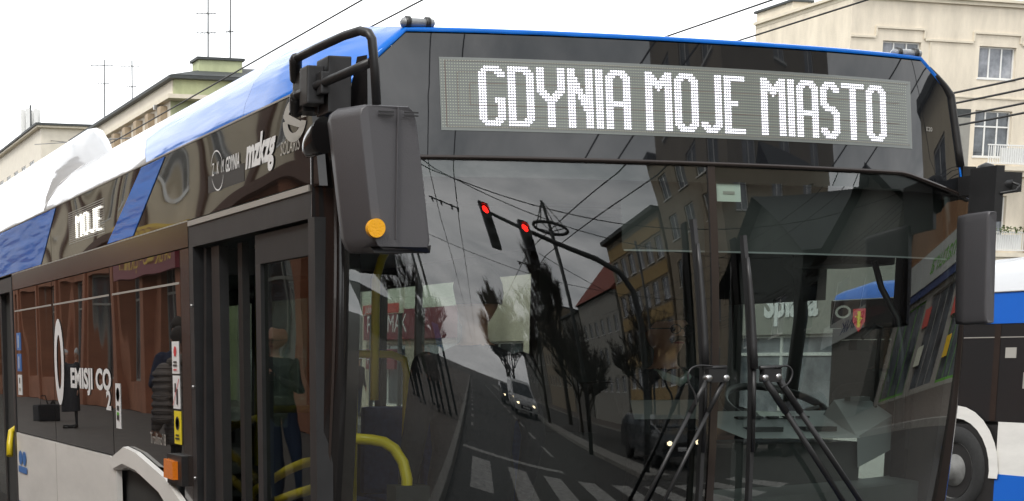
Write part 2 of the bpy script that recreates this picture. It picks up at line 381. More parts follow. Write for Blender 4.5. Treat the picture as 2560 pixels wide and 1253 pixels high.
for z in (10.2, 6.65):
    mb = MB().box((AX0+6.1, AY0-1.1, z-.62), (AX0+8.75, AY0, z-.45)).box((AX0+6.2, AY0-1.0, z-.85), (AX0+8.65, AY0, z-.62)); b = mb.build('balcony', 'plaster_band', A)
    rl = MB()
    rl.box((AX0+6.12, AY0-1.08, z+.38), (AX0+8.73, AY0-1.04, z+.43)).box((AX0+6.12, AY0-1.08, z-.36), (AX0+8.73, AY0-1.04, z-.32))
    for i in range(24): x = AX0+6.16+i*.111; rl.box((x, AY0-1.07, z-.32), (x+.03, AY0-1.05, z+.38))
    rl.box((AX0+6.8, AY0-1.03, z-.3), (AX0+8.1, AY0-1.02, z+.3))
    r_ = rl.build('railing', 'frame_white', b)
    if z < 8:
        fl = MB()
        for i in range(160):
            x = AX0+6.2+random.random()*2.4; c = Vector((x, AY0-1.15+random.uniform(-.12, .1), z+.45+random.uniform(-.05, .16)))
            d = [Vector([random.uniform(-.08, .08) for _ in range(3)]) for _ in range(3)]; fl.add([c+e for e in d], [(0, 1, 2)])
        fl.build('flower_box', 'leaf', b)
MB().box((AX0+.0, AY0+4.2, 16.5), (AX0+.9, AY0+6.9, 17.0)).box((AX0-.1, AY0+4.1, 17.0), (AX0+1.0, AY0+7.0, 17.1), 1).build('chimney', ['plaster_cream', 'roof_dark'], A)
MB().box((AX0+7.0, AY0-1.6, 4.9), (AX0+10, AY0, 5.5)).build('awning', 'roof_dark', A)
MB().tube([(AX0+9.15, AY0-.09, 0), (AX0+9.15, AY0-.09, 12.9)], .07).box((AX0+8.95, AY0-.3, 12.85), (AX0+9.5, AY0, 13.2)).build('downpipe', 'stone_tan', A)

# --- B: green-sided block with deep cornice, C: white block
Bb = thing('apartment_building', (15.1, 67, 0), 'pale block with green end wall, tan pilasters and roof aerials above the bus roof', 'building')
f = Facade(Bb, (15.1, 89, 0), (0, -1, 0), (-1, 0, 0), 22, 12.6, 'plaster_white')
for i in range(9): f.win(1.2+i*2.3, 9.6, 1.0, 2.1, 2, (.7,), 'pane_light', sill=False)
for i in range(9):
    for z in (6.2, 2.9): f.win(1.2+i*2.3, z, 1.0, 1.9, 2, (.7,), 'pane_dark', sill=False)
f.done(.2)
shell(Bb, 15.1, 27, 67, 89, 0, 12.6, 'plaster_green', name='end_wall', skip=('-x',))
mb = MB()
for i in range(10): y = 88.55-i*2.3; mb.box((14.80, y-.30, 6), (15.1, y+.30, 12.4))
mb.build('pilaster', 'stone_tan', Bb)
MB().box((14.82, 66.2, 12.55), (27.2, 89.3, 12.72)).build('cornice', 'plaster_band', Bb)
MB().box((15.3, 67.1, 12.72), (26.8, 88.9, 13.45)).build('attic_wall', 'plaster_green', Bb)
MB().box((15.26, 67.3, 12.72), (15.3, 88.7, 13.45)).build('attic_front', 'plaster_white', Bb)
MB().box((15.0, 66.75, 13.45), (27.1, 89.3, 13.58)).add([(15.1, 66.9, 13.62), (27, 66.9, 13.62), (27, 89, 13.62), (15.1, 89, 13.62), (18, 70, 14.5), (24, 70, 14.5), (24, 86, 14.5), (18, 86, 14.5)],
    [(0, 1, 5, 4), (1, 2, 6, 5), (2, 3, 7, 6), (3, 0, 4, 7), (4, 5, 6, 7)]).build('roof', 'roof_dark', Bb)
MB().box((16.75, 68.5, 13.6), (18.7, 69.6, 14.55)).box((16.65, 68.4, 14.55), (18.8, 69.7, 14.66), 1).build('chimney', ['plaster_green', 'roof_dark'], Bb)
MB().box((14.7, 68.3, 12.35), (15.2, 68.42, 12.55)).tube([(14.98, 68.3, 12.3), (14.98, 68.3, 0)], .07).build('downpipe', 'steel', Bb)
def aerial(x, y, z, h, arms, lab):
    t = thing('roof_aerial', (x, y, z), lab, 'aerial')
    MB().tube([(x, y, z-.4), (x, y, z+h)], .035, 6).build('mast', 'pole_grey', t)
    for i, (zz, w_) in enumerate(arms):
        mb = MB().tube([(x-w_*.6, y, z+zz-.03), (x+w_*.4, y, z+zz+.03)], .02, 5)
        for k in range(5): xx = x-w_*.55+w_*.22*k; mb.tube([(xx, y-.25, z+zz), (xx, y+.25, z+zz)], .012, 4)
        mb.build('aerial_arm', 'pole_grey', t)
aerial(17.3, 69, 14.66, 3.1, ((2.9, 1.8), (1.9, .9), (1.1, .9)), 'tall rooftop aerial with three crossbars, left of the two on the green chimney')
aerial(18.3, 69, 14.66, 3.9, ((3.8, .5), (2.6, .35), (1.2, .35)), 'thinner taller rooftop aerial, right of the two on the green chimney')
aerial(15.9, 84, 13.6, 3.4, ((3.1, 1.2), (2.2, .6)), 'slim aerial on the far left end of the green block roof')
aerial(16.9, 82, 13.6, 3.1, ((2.8, 1.0), (1.8, .5)), 'slim aerial just right of another on the far roof end')
Cc = thing('apartment_building', (15.4, 100, 0), 'white plastered block with a dark roof edge at the far left', 'building')
f = Facade(Cc, (15.4, 140, 0), (0, -1, 0), (-1, 0, 0), 40, 15.6, 'plaster_white')
for i in range(12):
    for z in (12.0, 8.2, 4.4): f.win(1.5+i*3.1, z, 1.7, 2.0, 2, (.4,), 'pane_dark', sill=False)
f.done(.09)
f = Facade(Cc, (15.4, 100, 0), (1, 0, 0), (0, -1, 0), 14, 15.6, 'plaster_white'); f.win(2.2, 12.2, 1.5, 1.2, 1, (), 'pane_light'); f.done(.2)
MB().box((15.1, 99.7, 15.6), (29.6, 140, 15.72)).box((15.0, 99.6, 15.72), (29.7, 140.1, 15.85), 1).build('roof', ['plaster_band', 'roof_dark'], Cc)
t = thing('antenna_mast', (17.5, 116, 15.85), 'cluster of white phone antennas on the far white block', 'antenna')
MB().tube([(17.5, 116, 15.85), (17.5, 116, 19.2)], .08, 6).build('mast', 'pole_grey', t)
for k in range(6): a = k*pi/3; MB().box((17.5+.55*cos(a)-.13, 116+.55*sin(a)-.13, 16.9), (17.5+.55*cos(a)+.13, 116+.55*sin(a)+.13, 18.9)).build('antenna_panel', 'frame_white', t)

# --- D: low shop row across the street (seen through the bus)
def shop(y0, y1, label, wm, sign, x=16., h=6.5, glassy='pane_light', dp=4.5):
    b = thing('shop_building', (x, y0, 0), label, 'building')
    f = Facade(b, (x, y1, 0), (0, -1, 0), (-1, 0, 0), y1-y0, h, wm); n = max(1, int((y1-y0)/3.2)); st = (y1-y0)/n
    for i in range(n):
        f.win(st*i+.35, .35, st-.7, 1.85, 2, (.8,), glassy, name='shop_window', sill=False)
        f.win(st*i+st/2-.75, 4.2, 1.5, 1.6, 2, (), 'pane_dark')
    f.done(.15); shell(b, x, x+dp, y0, y1, 0, h, wm, skip=('-x',)); MB().box((x-.15, y0, h), (x+dp, y1, h+.15)).build('roof', 'roof_dark', b)
    if sign: sign(b, x)
    return b
def onX(x, y, z, s=1):  # text on a wall facing -x seen from -x: text runs towards -y
    return lambda a, c: (x, y-a*s, z+c*s)
def s_pol(b, x):
    MB().box((x-.12, 38.2, 2.33), (x-.005, 45.6, 3.25)).build('sign_board', 'sign_maroon', b)
    text_on(MB(), 'POLSMAK', onX(x-.125, 45.3, 2.55), .75).build('lettering', 'decal_white', b)
    MB().box((x-.1, 43, 1.45), (x-.006, 45.4, 2.05)).build('window_sign', 'sign_maroon', b)
    text_on(MB(), 'PRASMAK', onX(x-.105, 45.3, 1.6), .4).build('lettering', 'decal_white', b)
shop(30.2, 46, 'pale shop house with the maroon sign across the street', 'plaster_cream', s_pol, glassy='pane_dark')
def s_jul(b, x):
    pass
shop(46.2, 60, 'grey shop house beyond the maroon sign', 'plaster_grey', None)
def s_spl(b, x):
    text_on(MB(), 'Spłata', onX(x-.02, 24.0, 2.55), .72, bold=.03).build('lettering', 'decal_white', b)
    MB().box((x-.9, 25.6, 2.2), (x-.85, 24.75, 2.92)).build('hanging_sign', 'paper', b)
    g = MB(); text_on(g, 'dotyczy', onX(x-.905, 25.55, 2.74), .22)
    for yy in (25.35, 24.98):
        g.lathe((x-.905, yy, 2.42), 0, [(.13, 0), (.15, 0)], 18)
    g.tube([(x-.905, 25.35, 2.42), (x-.905, 25.2, 2.6), (x-.905, 25.0, 2.6), (x-.905, 24.98, 2.42)], .012, 5).tube([(x-.905, 25.2, 2.6), (x-.905, 25.15, 2.42), (x-.905, 24.98, 2.42)], .01, 5)
    g.build('bicycle_symbol', 'decal_black', b)
    MB().box((x-.06, 24.9, .3), (x-.004, 25.05, 2.6)).box((x-.06, 26.3, .2), (x-.004, 26.9, 2.9), 1).build('door_frame', ['frame_white', 'plaster_grey'], b)
    MB().prism([(22.75+.26*cos(2*pi*k/28), 3.5+.26*sin(2*pi*k/28)) for k in range(28)], 0, x-.12, x-.08).build('round_sign', 'decal_white', b)
shop(21.4, 30, 'grey shop house with white letters and a bicycle sign seen through the windscreen', 'plaster_grey', s_spl, h=6.0, dp=2.3)
# bright banner wall behind bus (posters)
t = thing('billboard', (14.6, 39, 0), 'pale advertising board with a red strip across the street', 'billboard')
MB().box((14.55, 34.6, 3.1), (14.65, 38.9, 4.2)).build('board', 'poster_pale', t)
for y in (35.5, 38): MB().box((14.66, y-.05, 0), (14.76, y+.05, 4.1)).build('post', 'pole_grey', t)
t = thing('billboard', (14.6, 41, 0), 'pale billboard lettered Julia over a red strip', 'billboard')
MB().box((14.55, 39.2, 3.0), (14.65, 42.2, 3.95)).build('board', 'poster_pale', t)
MB().box((14.535, 39.3, 3.02), (14.548, 42.1, 3.28)).build('strip', 'poster_red', t)
text_on(MB(), 'Julia', onX(14.53, 41.9, 3.06), .32, shear=.3).build('lettering', 'decal_white', t)
for y in (39.6, 41.8): MB().box((14.66, y-.05, 0), (14.76, y+.05, 3.9)).build('post', 'pole_grey', t)

# --- E: terracotta/beige facade beside the bus (mirrored in its flank)
Eb = thing('shop_building', (-9.4, -12, 0), 'long town house with terracotta arcaded ground floor and beige storeys beside the bus', 'building')
f = Facade(Eb, (-9.4, -12, .1), (0, 1, 0), (1, 0, 0), 104, 4.2, 'terracotta')
n = 26
for i in range(n): f.win(i*4.0+.75, .75, 2.5, 2.9, 3, (.72,), 'pane_dark', 'plaster_grey', name='shop_window', sill=False)
f.done(.3)
f = Facade(Eb, (-9.4, -12, 4.3), (0, 1, 0), (1, 0, 0), 104, 5.2, 'beige_wall')
for i in range(n):
    for z in (1.1,): f.win(i*4.0+1.1, z, 1.5, 2.2, 2, (.7,), 'pane_light' if i % 3 == 0 else 'pane_dark')
f.done(.2)
shell(Eb, -20, -9.4, -12, 92, 0, 9.5, 'plaster_grey', skip=('+x',))
MB().box((-9.4, -12, 4.2), (-9.0, 92, 4.5)).box((-9.4, -12, 8.3), (-9.12, 92, 8.55)).box((-20, -12, 9.5), (-8.8, 92, 9.75)).build('cornice', 'brown_cornice', Eb)
mb = MB()
for i in range(n+1): y = -12+i*4.0+.02; mb.box((-9.4, y-.32, .1), (-9.18, y+.32, 4.2))
mb.build('pier', 'terracotta', Eb)
mb = MB()
for i in range(n): y = -12+i*4.0+3.35; mb.box((-9.4, y-.25, 4.5), (-9.3, y+.25, 8.3))
mb.build('pilaster', 'brown_cornice', Eb)
# awning sign
t = thing('shop_sign', (-9.0, 37, 3.4), 'maroon and yellow shoe shop sign mirrored in the bus side window', 'sign')
MB().box((-9.15, 31.4, 3.4), (-8.95, 38.4, 4.2)).build('lower_board', 'sign_maroon', t)
MB().box((-9.15, 31.4, 4.2), (-8.95, 38.4, 4.66)).build('upper_board', 'sign_yellow', t)
fx = lambda y, z, sx=1.: (lambda a, c: (-8.94, y+a*sx, z+c))
text_on(MB(), 'DAMSKO – MĘSKI', fx(31.8, 3.62, 1.12), .58).build('lettering', 'sign_yellow', t)
text_on(MB(), 'ROCCO', fx(31.8, 4.26, 1.8), .42).build('lettering', 'sign_maroon', t)
t = thing('notice_panel', (-9.15, 31, 1.2), 'white notices stacked on a terracotta pier', 'notice')
for k in range(5): MB().box((-9.17, 30.6, 1.6+k*.42), (-9.12, 31.4, 1.95+k*.42)).build('notice', 'decal_white', t)

# --- buildings mirrored in the windscreen
Yb = thing('apartment_building', (19, -44, 0), 'ochre and cream block of four storeys mirrored in the windscreen middle', 'building')
f = Facade(Yb, (19, -33, 0), (0, -1, 0), (-1, 0, 0), 11.2, 16.2, 'plaster_ochre')
for i in range(6):
    for z in (3.5, 6.6, 9.7, 12.8): f.win(.35+i*1.82, z, 1.15, 1.7, 2, (), 'pane_light')
f.done(.15)
mb = MB()
for z in (2.5, 5.35, 8.45, 11.55, 14.7): mb.box((18.94, -44.1, z), (19, -33.1, z+.98))
mb.build('spandrel', 'plaster_yellow', Yb)
shell(Yb, 19, 31, -44.2, -33, 0, 16.2, 'plaster_ochre', skip=('-x',)); MB().box((18.5, -44.4, 16.2), (31, -32.8, 16.5)).build('roof', 'roof_dark', Yb)
Tb = thing('apartment_building', (19, -32.6, 0), 'tall tan corner block with few windows mirrored beside the windscreen seam', 'building')
f = Facade(Tb, (19, -25.3, 0), (0, -1, 0), (-1, 0, 0), 7.3, 19.5, 'plaster_ochre')
for i in range(3):
    for z in (3.5, 6.8, 10.1, 13.4, 16.4): f.win(.8+i*2.2, z, 1.1, 1.8, 2, (), 'pane_dark')
f.done(.15)
f = Facade(Tb, (19, -25.3, 0), (1, 0, 0), (0, 1, 0), 10, 19.5, 'plaster_ochre')
for i in range(3):
    for z in (10.1, 13.4, 16.4): f.win(1+i*3.0, z, 1.0, 1.8, 2, (), 'pane_light')
f.done(.15)
shell(Tb, 19, 29, -32.6, -25.3, 0, 19.5, 'plaster_ochre', skip=('-x', '+y')); MB().box((18.6, -32.7, 19.5), (29.2, -24.9, 19.8)).build('roof', 'roof_dark', Tb)
Rb = thing('apartment_building', (19, -59, 0), 'grey town house under a steep red roof mirrored in the windscreen', 'building')
f = Facade(Rb, (19, -44.9, 0), (0, -1, 0), (-1, 0, 0), 14, 12.5, 'plaster_grey')
for i in range(6):
    for z in (3.2, 6.0, 8.8): f.win(.6+i*2.3, z, 1.1, 1.5, 2, (), 'pane_dark')
f.done(.15); shell(Rb, 19, 30, -59, -44.9, 0, 12.5, 'plaster_grey', skip=('-x',))
MB().add([(18.6, -59, 12.5), (30.4, -59, 12.5), (24.5, -59, 18.5), (18.6, -44.9, 12.5), (30.4, -44.9, 12.5), (24.5, -44.9, 18.5)], [(0, 1, 2), (3, 5, 4), (0, 2, 5, 3), (2, 1, 4, 5)]).build('roof', 'roof_red', Rb)
for i, (y0, y1, h, m_) in enumerate(((-70, -59.5, 12, 'plaster_dark'), (-92, -70.5, 14, 'plaster_ochre'), (-125, -92.5, 11, 'plaster_dark'))):
    b = thing('apartment_building', (19, y0, 0), ['dark town house beyond the red roofed one in the mirrored street', 'taller ochre house further down the mirrored street', 'last dark block at the end of the mirrored street'][i], 'building')
    f = Facade(b, (19, y1, 0), (0, -1, 0), (-1, 0, 0), y1-y0, h, m_); k = int((y1-y0)/2.9)
    for q in range(k):
        for z in (3.4, 6.6) + ((9.8,) if h > 12 else ()): f.win(.7+q*2.9, z, 1.2, 1.6, 2, (), 'pane_dark')
    f.done(.15); shell(b, 19, 30, y0, y1, 0, h, m_, skip=('-x',)); MB().box((18.7, y0, h), (30, y1, h+.25)).build('roof', 'roof_dark', b)
b = thing('apartment_building', (-25, -125, 0), 'low dark block on the near side of the mirrored street', 'building')
f = Facade(b, (-12, -125, 0), (0, 1, 0), (1, 0, 0), 50, 6, 'plaster_dark')
for q in range(14): f.win(1+q*3.4, 3, 1.4, 1.6, 2, (), 'pane_dark')
f.done(.15); shell(b, -25, -12, -125, -75, 0, 6, 'plaster_dark', skip=('+x',)); MB().box((-25, -125, 6), (-11.8, -75, 6.2)).build('roof', 'roof_dark', b)
# gabled dark house + lower annex
H1 = thing('gabled_house', (18, -24, 0), 'dark slate gabled house mirrored right of the wipers', 'house')
f = Facade(H1, (18, -17, 0), (0, -1, 0), (-1, 0, 0), 7, 8, 'house_slate'); f.win(1.2, 4.6, 1.2, 1.8, 2, (), 'pane_dark'); f.win(4.2, 4.6, 1.2, 1.8, 2, (), 'pane_dark'); f.done()
f = Facade(H1, (18, -17, 0), (1, 0, 0), (0, 1, 0), 9, 8, 'house_slate')
for i in range(3): f.win(1+i*2.7, 4.4, 1.0, 2.0, 1, (), 'pane_dark')
f.done(); shell(H1, 18, 27, -24, -17, 0, 8, 'house_slate', skip=('-x', '+y'))
MB().add([(18, -24, 8), (18, -17, 8), (18, -20.5, 11.6)], [(0, 1, 2)]).build('gable', 'house_slate', H1)
MB().add([(17.3, -24.5, 7.7), (27.5, -24.5, 7.7), (27.5, -20.5, 12), (17.3, -20.5, 12), (17.3, -16.5, 7.7), (27.5, -16.5, 7.7)], [(0, 1, 2, 3), (3, 2, 5, 4)]).build('roof', 'roof_dark', H1)
H2 = thing('gabled_house', (18.5, -16, 0), 'dark lower house with wide eaves mirrored at the right of the windscreen', 'house')
f = Facade(H2, (18.5, -9.6, 0), (0, -1, 0), (-1, 0, 0), 6.3, 6.6, 'plaster_dark')
for i in range(2): f.win(1.2+i*2.4, 3.6, 1.0, 1.9, 1, (), 'pane_dark')
f.done(); shell(H2, 18.5, 27, -15.9, -9.6, 0, 6.6, 'plaster_dark', skip=('-x',))
MB().add([(17.6, -16.4, 6.5), (28, -16.4, 6.5), (28, -12.6, 9), (17.6, -12.6, 9), (17.6, -9.0, 6.5), (28, -9.0, 6.5)], [(0, 1, 2, 3), (3, 2, 5, 4)]).build('roof', 'roof_dark', H2)
MB().add([(18.5, -15.9, 6.6), (18.5, -9.6, 6.6), (18.5, -12.7, 8.8)], [(0, 1, 2)]).build('gable', 'plaster_dark', H2)
MB().box((18.3, -14.5, 3.1), (18.49, -10.2, 3.9)).build('sign_board', 'sign_grey', H2)
text_on(MB(), 'BANK', lambda a, c: (18.28, -11.0-a*1.2, 3.3+c), .6).build('lettering', 'sign_navy', H2)
MB().box((18.28, -10.8, 3.15), (18.3, -10.3, 3.85)).build('sign_mark', 'sign_orange', H2)
# drugstore
K_ = thing('shop_building', (19.8, -8.6, 0), 'brown clad shop with green lettered grey fascia mirrored at the windscreen right edge', 'building')
f = Facade(K_, (19.8, 4, 0), (0, -1, 0), (-1, 0, 0), 12.6, 2.9, 'plaster_grey')
for i in range(4): f.win(.3+i*3.1, .2, 2.5, 2.5, 3, (), 'pane_dark', 'sign_green' if i % 2 else 'plaster_grey', name='shop_window', sill=False)
f.done()
MB().box((19.6, -8.6, 2.9), (19.8, 4, 3.15)).build('blue_band', 'sign_navy', K_)
MB().box((19.55, -8.6, 3.15), (19.8, 4, 4.1)).build('fascia', 'sign_grey', K_)
MB().box((19.7, -8.6, 4.1), (19.8, 4, 5.4)).build('cladding', 'brown_cladding', K_)
text_on(MB(), 'natura', lambda a, c: (19.53, -3.5-a*1.1, 3.4+c), .85).build('lettering', 'sign_green', K_)
f = Facade(K_, (19.8, 4, 5.4), (0, -1, 0), (-1, 0, 0), 12.6, 3.6, 'beige_wall')
for i in range(4): f.win(.8+i*3.1, 1, 1.3, 1.7, 2, (), 'pane_dark')
f.done(); shell(K_, 19.8, 30, -8.6, 4, 0, 9, 'plaster_grey', skip=('-x',)); MB().box((19.5, -8.8, 9), (30, 4.2, 9.2)).build('roof', 'roof_dark', K_)
for i, (y, z, m_) in enumerate(((-5.4, 1.9, 'poster_red'), (-2.2, 1.8, 'poster_red'), (-5.2, .9, 'poster_pale'), (-1.9, .8, 'sign_yellow'))):
    MB().box((19.72, y, z), (19.76, y+.6, z+.5)).build('poster', m_, K_)

# ------------------------------------------------------------------ the articulated bus
BUS = thing('articulated_bus', (0, 0, 0), 'blue and white articulated trolleybus with dark glass front and lit white LED sign', 'bus')
XR = 1.35
def S(x, z):  # windscreen surface: y as a function of x and z
    zz = min(z, 2.4); return .13*x*x+.02*x**4+(zz-1.45)**2/10-.075*x*x*(zz-1.45)+max(0, z-2.4)*.14
def sx(z): return -1.275-.02*(z-1.2)
def rr(x): return x  # identity, keeps rings readable
def grid(mb, x0, x1, z0, z1, nx, nz, off=0, mi=0, thick=0):
    for k, o in enumerate((off,) if not thick else (off, off+thick)):
        vs = [(x0+(x1-x0)*i/nx, S(x0+(x1-x0)*i/nx, z0+(z1-z0)*j/nz)+o, z0+(z1-z0)*j/nz) for j in range(nz+1) for i in range(nx+1)]
        mb.add(vs, [(j*(nx+1)+i, j*(nx+1)+i+1, (j+1)*(nx+1)+i+1, (j+1)*(nx+1)+i) for j in range(nz) for i in range(nx)], mi, True)
    return mb
# windscreen panes
g = grid(MB(), -1.19, .104, .95, 2.395, 40, 40); o = g.build('windshield', 'windshield_glass', BUS, fix=False)
g = grid(MB(), .132, 1.335, .95, 2.34, 40, 40)
# raise inner part of the top up to the mask, chamfered at the outer corner
top = []
nx = 30
g.v = [((v[0] if v[0] < .132 else .132+(v[0]-.132)*(1+(2.34-v[2])*.040)), v[1], v[2]) for v in g.v]; g.v = [(v[0], S(v[0], v[2]), v[2]) for v in g.v]
vs = []; fs = []
for i in range(nx+1):
    x = .132+(1.335-.132)*i/nx; zt = 2.395 if x < .97 else 2.395-(x-.97)*.22
    for z in (2.34, max(2.34, zt)): vs.append((x, S(x, z), z))
for i in range(nx): fs.append((2*i, 2*i+2, 2*i+3, 2*i+1))
g.add(vs, fs, 0, True); g.build('windshield', 'windshield_glass', BUS, fix=False)
g = MB(); rings = []
for j in range(25): z = .95+1.445*j/24; y = S(.118, z); rings.append([(.104, y-.006, z), (.132, y-.006, z), (.132, y+.035, z), (.104, y+.035, z)])
g.loft(rings, smooth=False, cap=True).build('center_seam', 'brown_trim', BUS)
# frit borders inside the glass
g = MB(); grid(g, -1.195, -1.15, .95, 2.39, 2, 24, .006); grid(g, 1.27, 1.34, .95, 2.32, 2, 24, .006); grid(g, -1.15, 1.27, 2.335, 2.392, 40, 2, .006); grid(g, -1.15, 1.27, .95, 1.06, 30, 2, .006)
g.build('frit_border', 'pillar_black', BUS)
# mask: dark glass head band carrying the display
def xl(z, side):
    if side < 0: return -1.215 if z < 2.606 else -1.215+(z-2.606)*1.09
    return 1.276-(z-2.4)*.17 if z < 2.70 else 1.225-(z-2.70)*1.32
zs = [2.402, 2.42, 2.46, 2.5, 2.55, 2.606, 2.64, 2.67, 2.70, 2.73, 2.76, 2.79, 2.815]; NX = 60
vs = []
for z in zs:
    a, b = xl(z, -1), xl(z, 1)
    for i in range(NX+1):
        x = a+(b-a)*i/NX; zz = z
        if z < 2.41 and x > .97: zz = z-(x-.97)*.22
        vs.append((x, S(x, zz)-.004, zz))
mk = MB().add(vs, [(j*(NX+1)+i, j*(NX+1)+i+1, (j+1)*(NX+1)+i+1, (j+1)*(NX+1)+i) for j in range(len(zs)-1) for i in range(NX)], 0, True)
mk.build('mask', 'mask_glass', BUS, fix=False)
# thin lip below the mask
g = MB(); rings = []
for i in range(61):
    x = -1.215+(1.335+1.215)*i/60; z = 2.398 if x < .97 else 2.398-(x-.97)*.22; y = S(x, z); rings.append([(x, y-.012, z+.008), (x, y-.012, z-.004), (x, y+.03, z-.004), (x, y+.03, z+.008)])
g.loft(rings, cap=True).build('mask_trim', 'brown_trim', BUS)
# rim between mask and roof and front roof cap
def outline(off, lift, yb):
    pts = []
    L_ = [(-1.222, 2.44), (-1.222, 2.54), (-1.219, 2.58), (-1.215, 2.608)]+[(-1.215+.23*k/4, 2.608+.212*k/4) for k in range(1, 5)]
    T_ = [(-.985+(.985+1.065)*k/24, 2.82) for k in range(1, 24)]
    R_ = [(1.066+.16*k/4, 2.82-.12*k/4) for k in range(0, 5)]+[(1.24, 2.6), (1.255, 2.5), (1.272, 2.4)]
    for x, z in L_+T_+R_:
        cx = 0; dx = (x-cx); k = 1+lift*.35
        pts.append((x*k if abs(x) > 1.0 else x, S(x, z)+yb-.004, z+lift*(1 if z > 2.7 else max(0, (z-2.4)/.3)*.8)))
    return pts
def roof_ring(y, h, n_from=None):
    # same parameterisation as outline(): 8 left, 23 top, 8 right
    zl = 2.632
    Lp = [(-1.279, 2.44), (-1.285, 2.56), (-1.29, zl), (-1.275, 2.70), (-1.24, 2.78), (-1.18, 2.85), (-1.10, 2.905), (-1.0, 2.95)]
    Tp = [(-1.0+2.04*k/24, 2.95+.02*sin(pi*k/24)-.10*k/24) for k in range(1, 24)]
    Rp = [(1.04, 2.85), (1.12, 2.82), (1.18, 2.79), (1.22, 2.74), (1.245, 2.69), (1.26, zl), (1.29, 2.5), (1.31, 2.4)]
    out = []
    for x, z in Lp+Tp+Rp: out.append((x, y, z if z < 2.64 else 2.632+(z-2.632)*h))
    return out
def lerp(a, b, t): return [tuple(p[i]+(q[i]-p[i])*t for i in range(3)) for p, q in zip(a, b)]
o0 = outline(0, 0, 0); o1 = outline(0, .010, -.004); o2 = outline(0, .022, .035)
r1 = roof_ring(.62, .86); r2 = roof_ring(1.15, 1.0)
g = MB(); rings = [o0, o1, o2, lerp(o2, r1, .35), lerp(o2, r1, .7), r1, lerp(r1, r2, .5), r2]
g.loft(rings, closed=False).build('roof_front_cap', 'blue_paint', BUS)
DI = 3.05
def roof_seg(name, m, ya, yb, n=6):
    g = MB(); rs = []
    for k in range(n+1): rs.append(roof_ring(ya+(yb-ya)*k/n, 1.0))
    g.loft(rs, closed=False); return g.build(name, m, BUS)
# slanted colour boundary: shear the ring ends so the seam leans back towards the roof
def slanted(name, m, ya, yb, sa, sb, n=8, x_only=None):
    g = MB(); rs = []
    for k in range(n+1):
        ring = []
        for p in roof_ring(0, 1.0):
            hgt = max(0, min(1, (p[2]-2.632)/.32)); y0 = ya+sa*hgt; y1 = yb+sb*hgt; ring.append((p[0], y0+(y1-y0)*k/n, p[2]))
        rs.append(ring)
    g.loft(rs, closed=False); return g.build(name, m, BUS)
slanted('roof_panel', 'blue_paint', 1.153, 2.74, 0, .45)
slanted('roof_panel', 'white_paint', 2.745, 5.6, .45, -.72)
slanted('roof_panel', 'white_paint', 5.603, 17.5, -.72, 0)
# raised roof equipment fairing
def fair_ring(y, h, ins=0.):
    P = [(-1.283, 2.66), (-1.27, 2.74), (-1.225, 2.90), (-1.15, 3.03), (-1.05, 3.13), (-.9, 3.20), (-.7, 3.24), (0, 3.27), (.7, 3.24), (.95, 3.18), (1.15, 3.04), (1.27, 2.85), (1.33, 2.66)]
    return [(x*(1-ins) , y, 2.66+(z-2.66)*h) for x, z in P]
cre = [(x, 5.57-.27*max(0, min(1, (z-2.75)/.39))+max(0, min(x, .95-x*.9 if x > .6 else 9)+1.0)*4.6, z) for x, _, z in fair_ring(0, 1)]
g = MB(); rs = [cre]+[[(p[0], c[1]+(y-5.3), p[2]) for p, c in zip(fair_ring(y, 1.), cre)] for y in (5.6, 6.4, 8, 9, 10, 11.9)]
g.loft(rs, closed=False).build('roof_fairing', 'white_paint', BUS)
fy = [5.57, 5.5, 5.3, 5.05, 4.82, 5.2, 6.0, 8.6, 7.0, 5.8, 5.0, 5.1, 5.4]; fz = [2.655, 2.71, 2.80, 2.87, 2.925, 2.95, 2.95, 2.925, 2.89, 2.865, 2.80, 2.66, 2.63]
fro = [(c[0], y, z) for c, y, z in zip(cre, fy, fz)]
mids = []
for q in (.33, .67):
    mids.append([(c[0], c[1]+(f_[1]-c[1])*q, c[2]+(f_[2]-c[2])*q+.05*sin(pi*q)*(c[2]-f_[2])/.25) for c, f_ in zip(cre, fro)])
MB().loft([cre]+mids+[fro], closed=False).build('fairing_front', 'white_paint', BUS)
MB().tube([(p[0], p[1]-.01, p[2]) for p in fro[:6]], .006, 5).build('fairing_lip', 'decal_white', BUS)
for y in (7.6, 9.4):
    MB().loft([[(x*1.001, yy, z+.001) for x, _, z in fair_ring(y, 1)] for yy in (y, y+.012)], closed=False).build('fairing_seam', 'decal_grey', BUS)

# side plates: (y,z) polygons on the door-side flank, given thickness
def plate(name, poly, m, off=0., th=.03, parent=BUS, mb=None, build=True):
    g = mb or MB(); n = len(poly); P = list(poly)
    vs = [(sx(z)-off, y, z) for y, z in P]+[(sx(z)-off+th, y, z) for y, z in P]
    g.add(vs, [tuple(range(n)), tuple(range(2*n-1, n-1, -1))]+[(i, i+n, (i+1) % n+n, (i+1) % n) for i in range(n)])
    return g.build(name, m, parent) if build else g
def rect(y0, y1, z0, z1): return [(y0, z0), (y1, z0), (y1, z1), (y0, z1)]
def grid_plate(name, y0, y1, z0, z1, m, off=0, ny=30, nz=4):
    vs = [(sx(z0+(z1-z0)*j/nz)-off, y0+(y1-y0)*i/ny, z0+(z1-z0)*j/nz) for j in range(nz+1) for i in range(ny+1)]
    return MB().add(vs, [(j*(ny+1)+i, j*(ny+1)+i+1, (j+1)*(ny+1)+i+1, (j+1)*(ny+1)+i) for j in range(nz) for i in range(ny)], 0, True).build(name, m, BUS)
plate('upper_side_panel', rect(.36, 5.25, 2.318, 2.632), 'gloss_black')
plate('upper_side_panel', rect(5.26, 17.4, 2.318, 2.632), 'gloss_black')
plate('seam', rect(.36, 17.4, 2.634, 2.641), 'seam_light', .003)
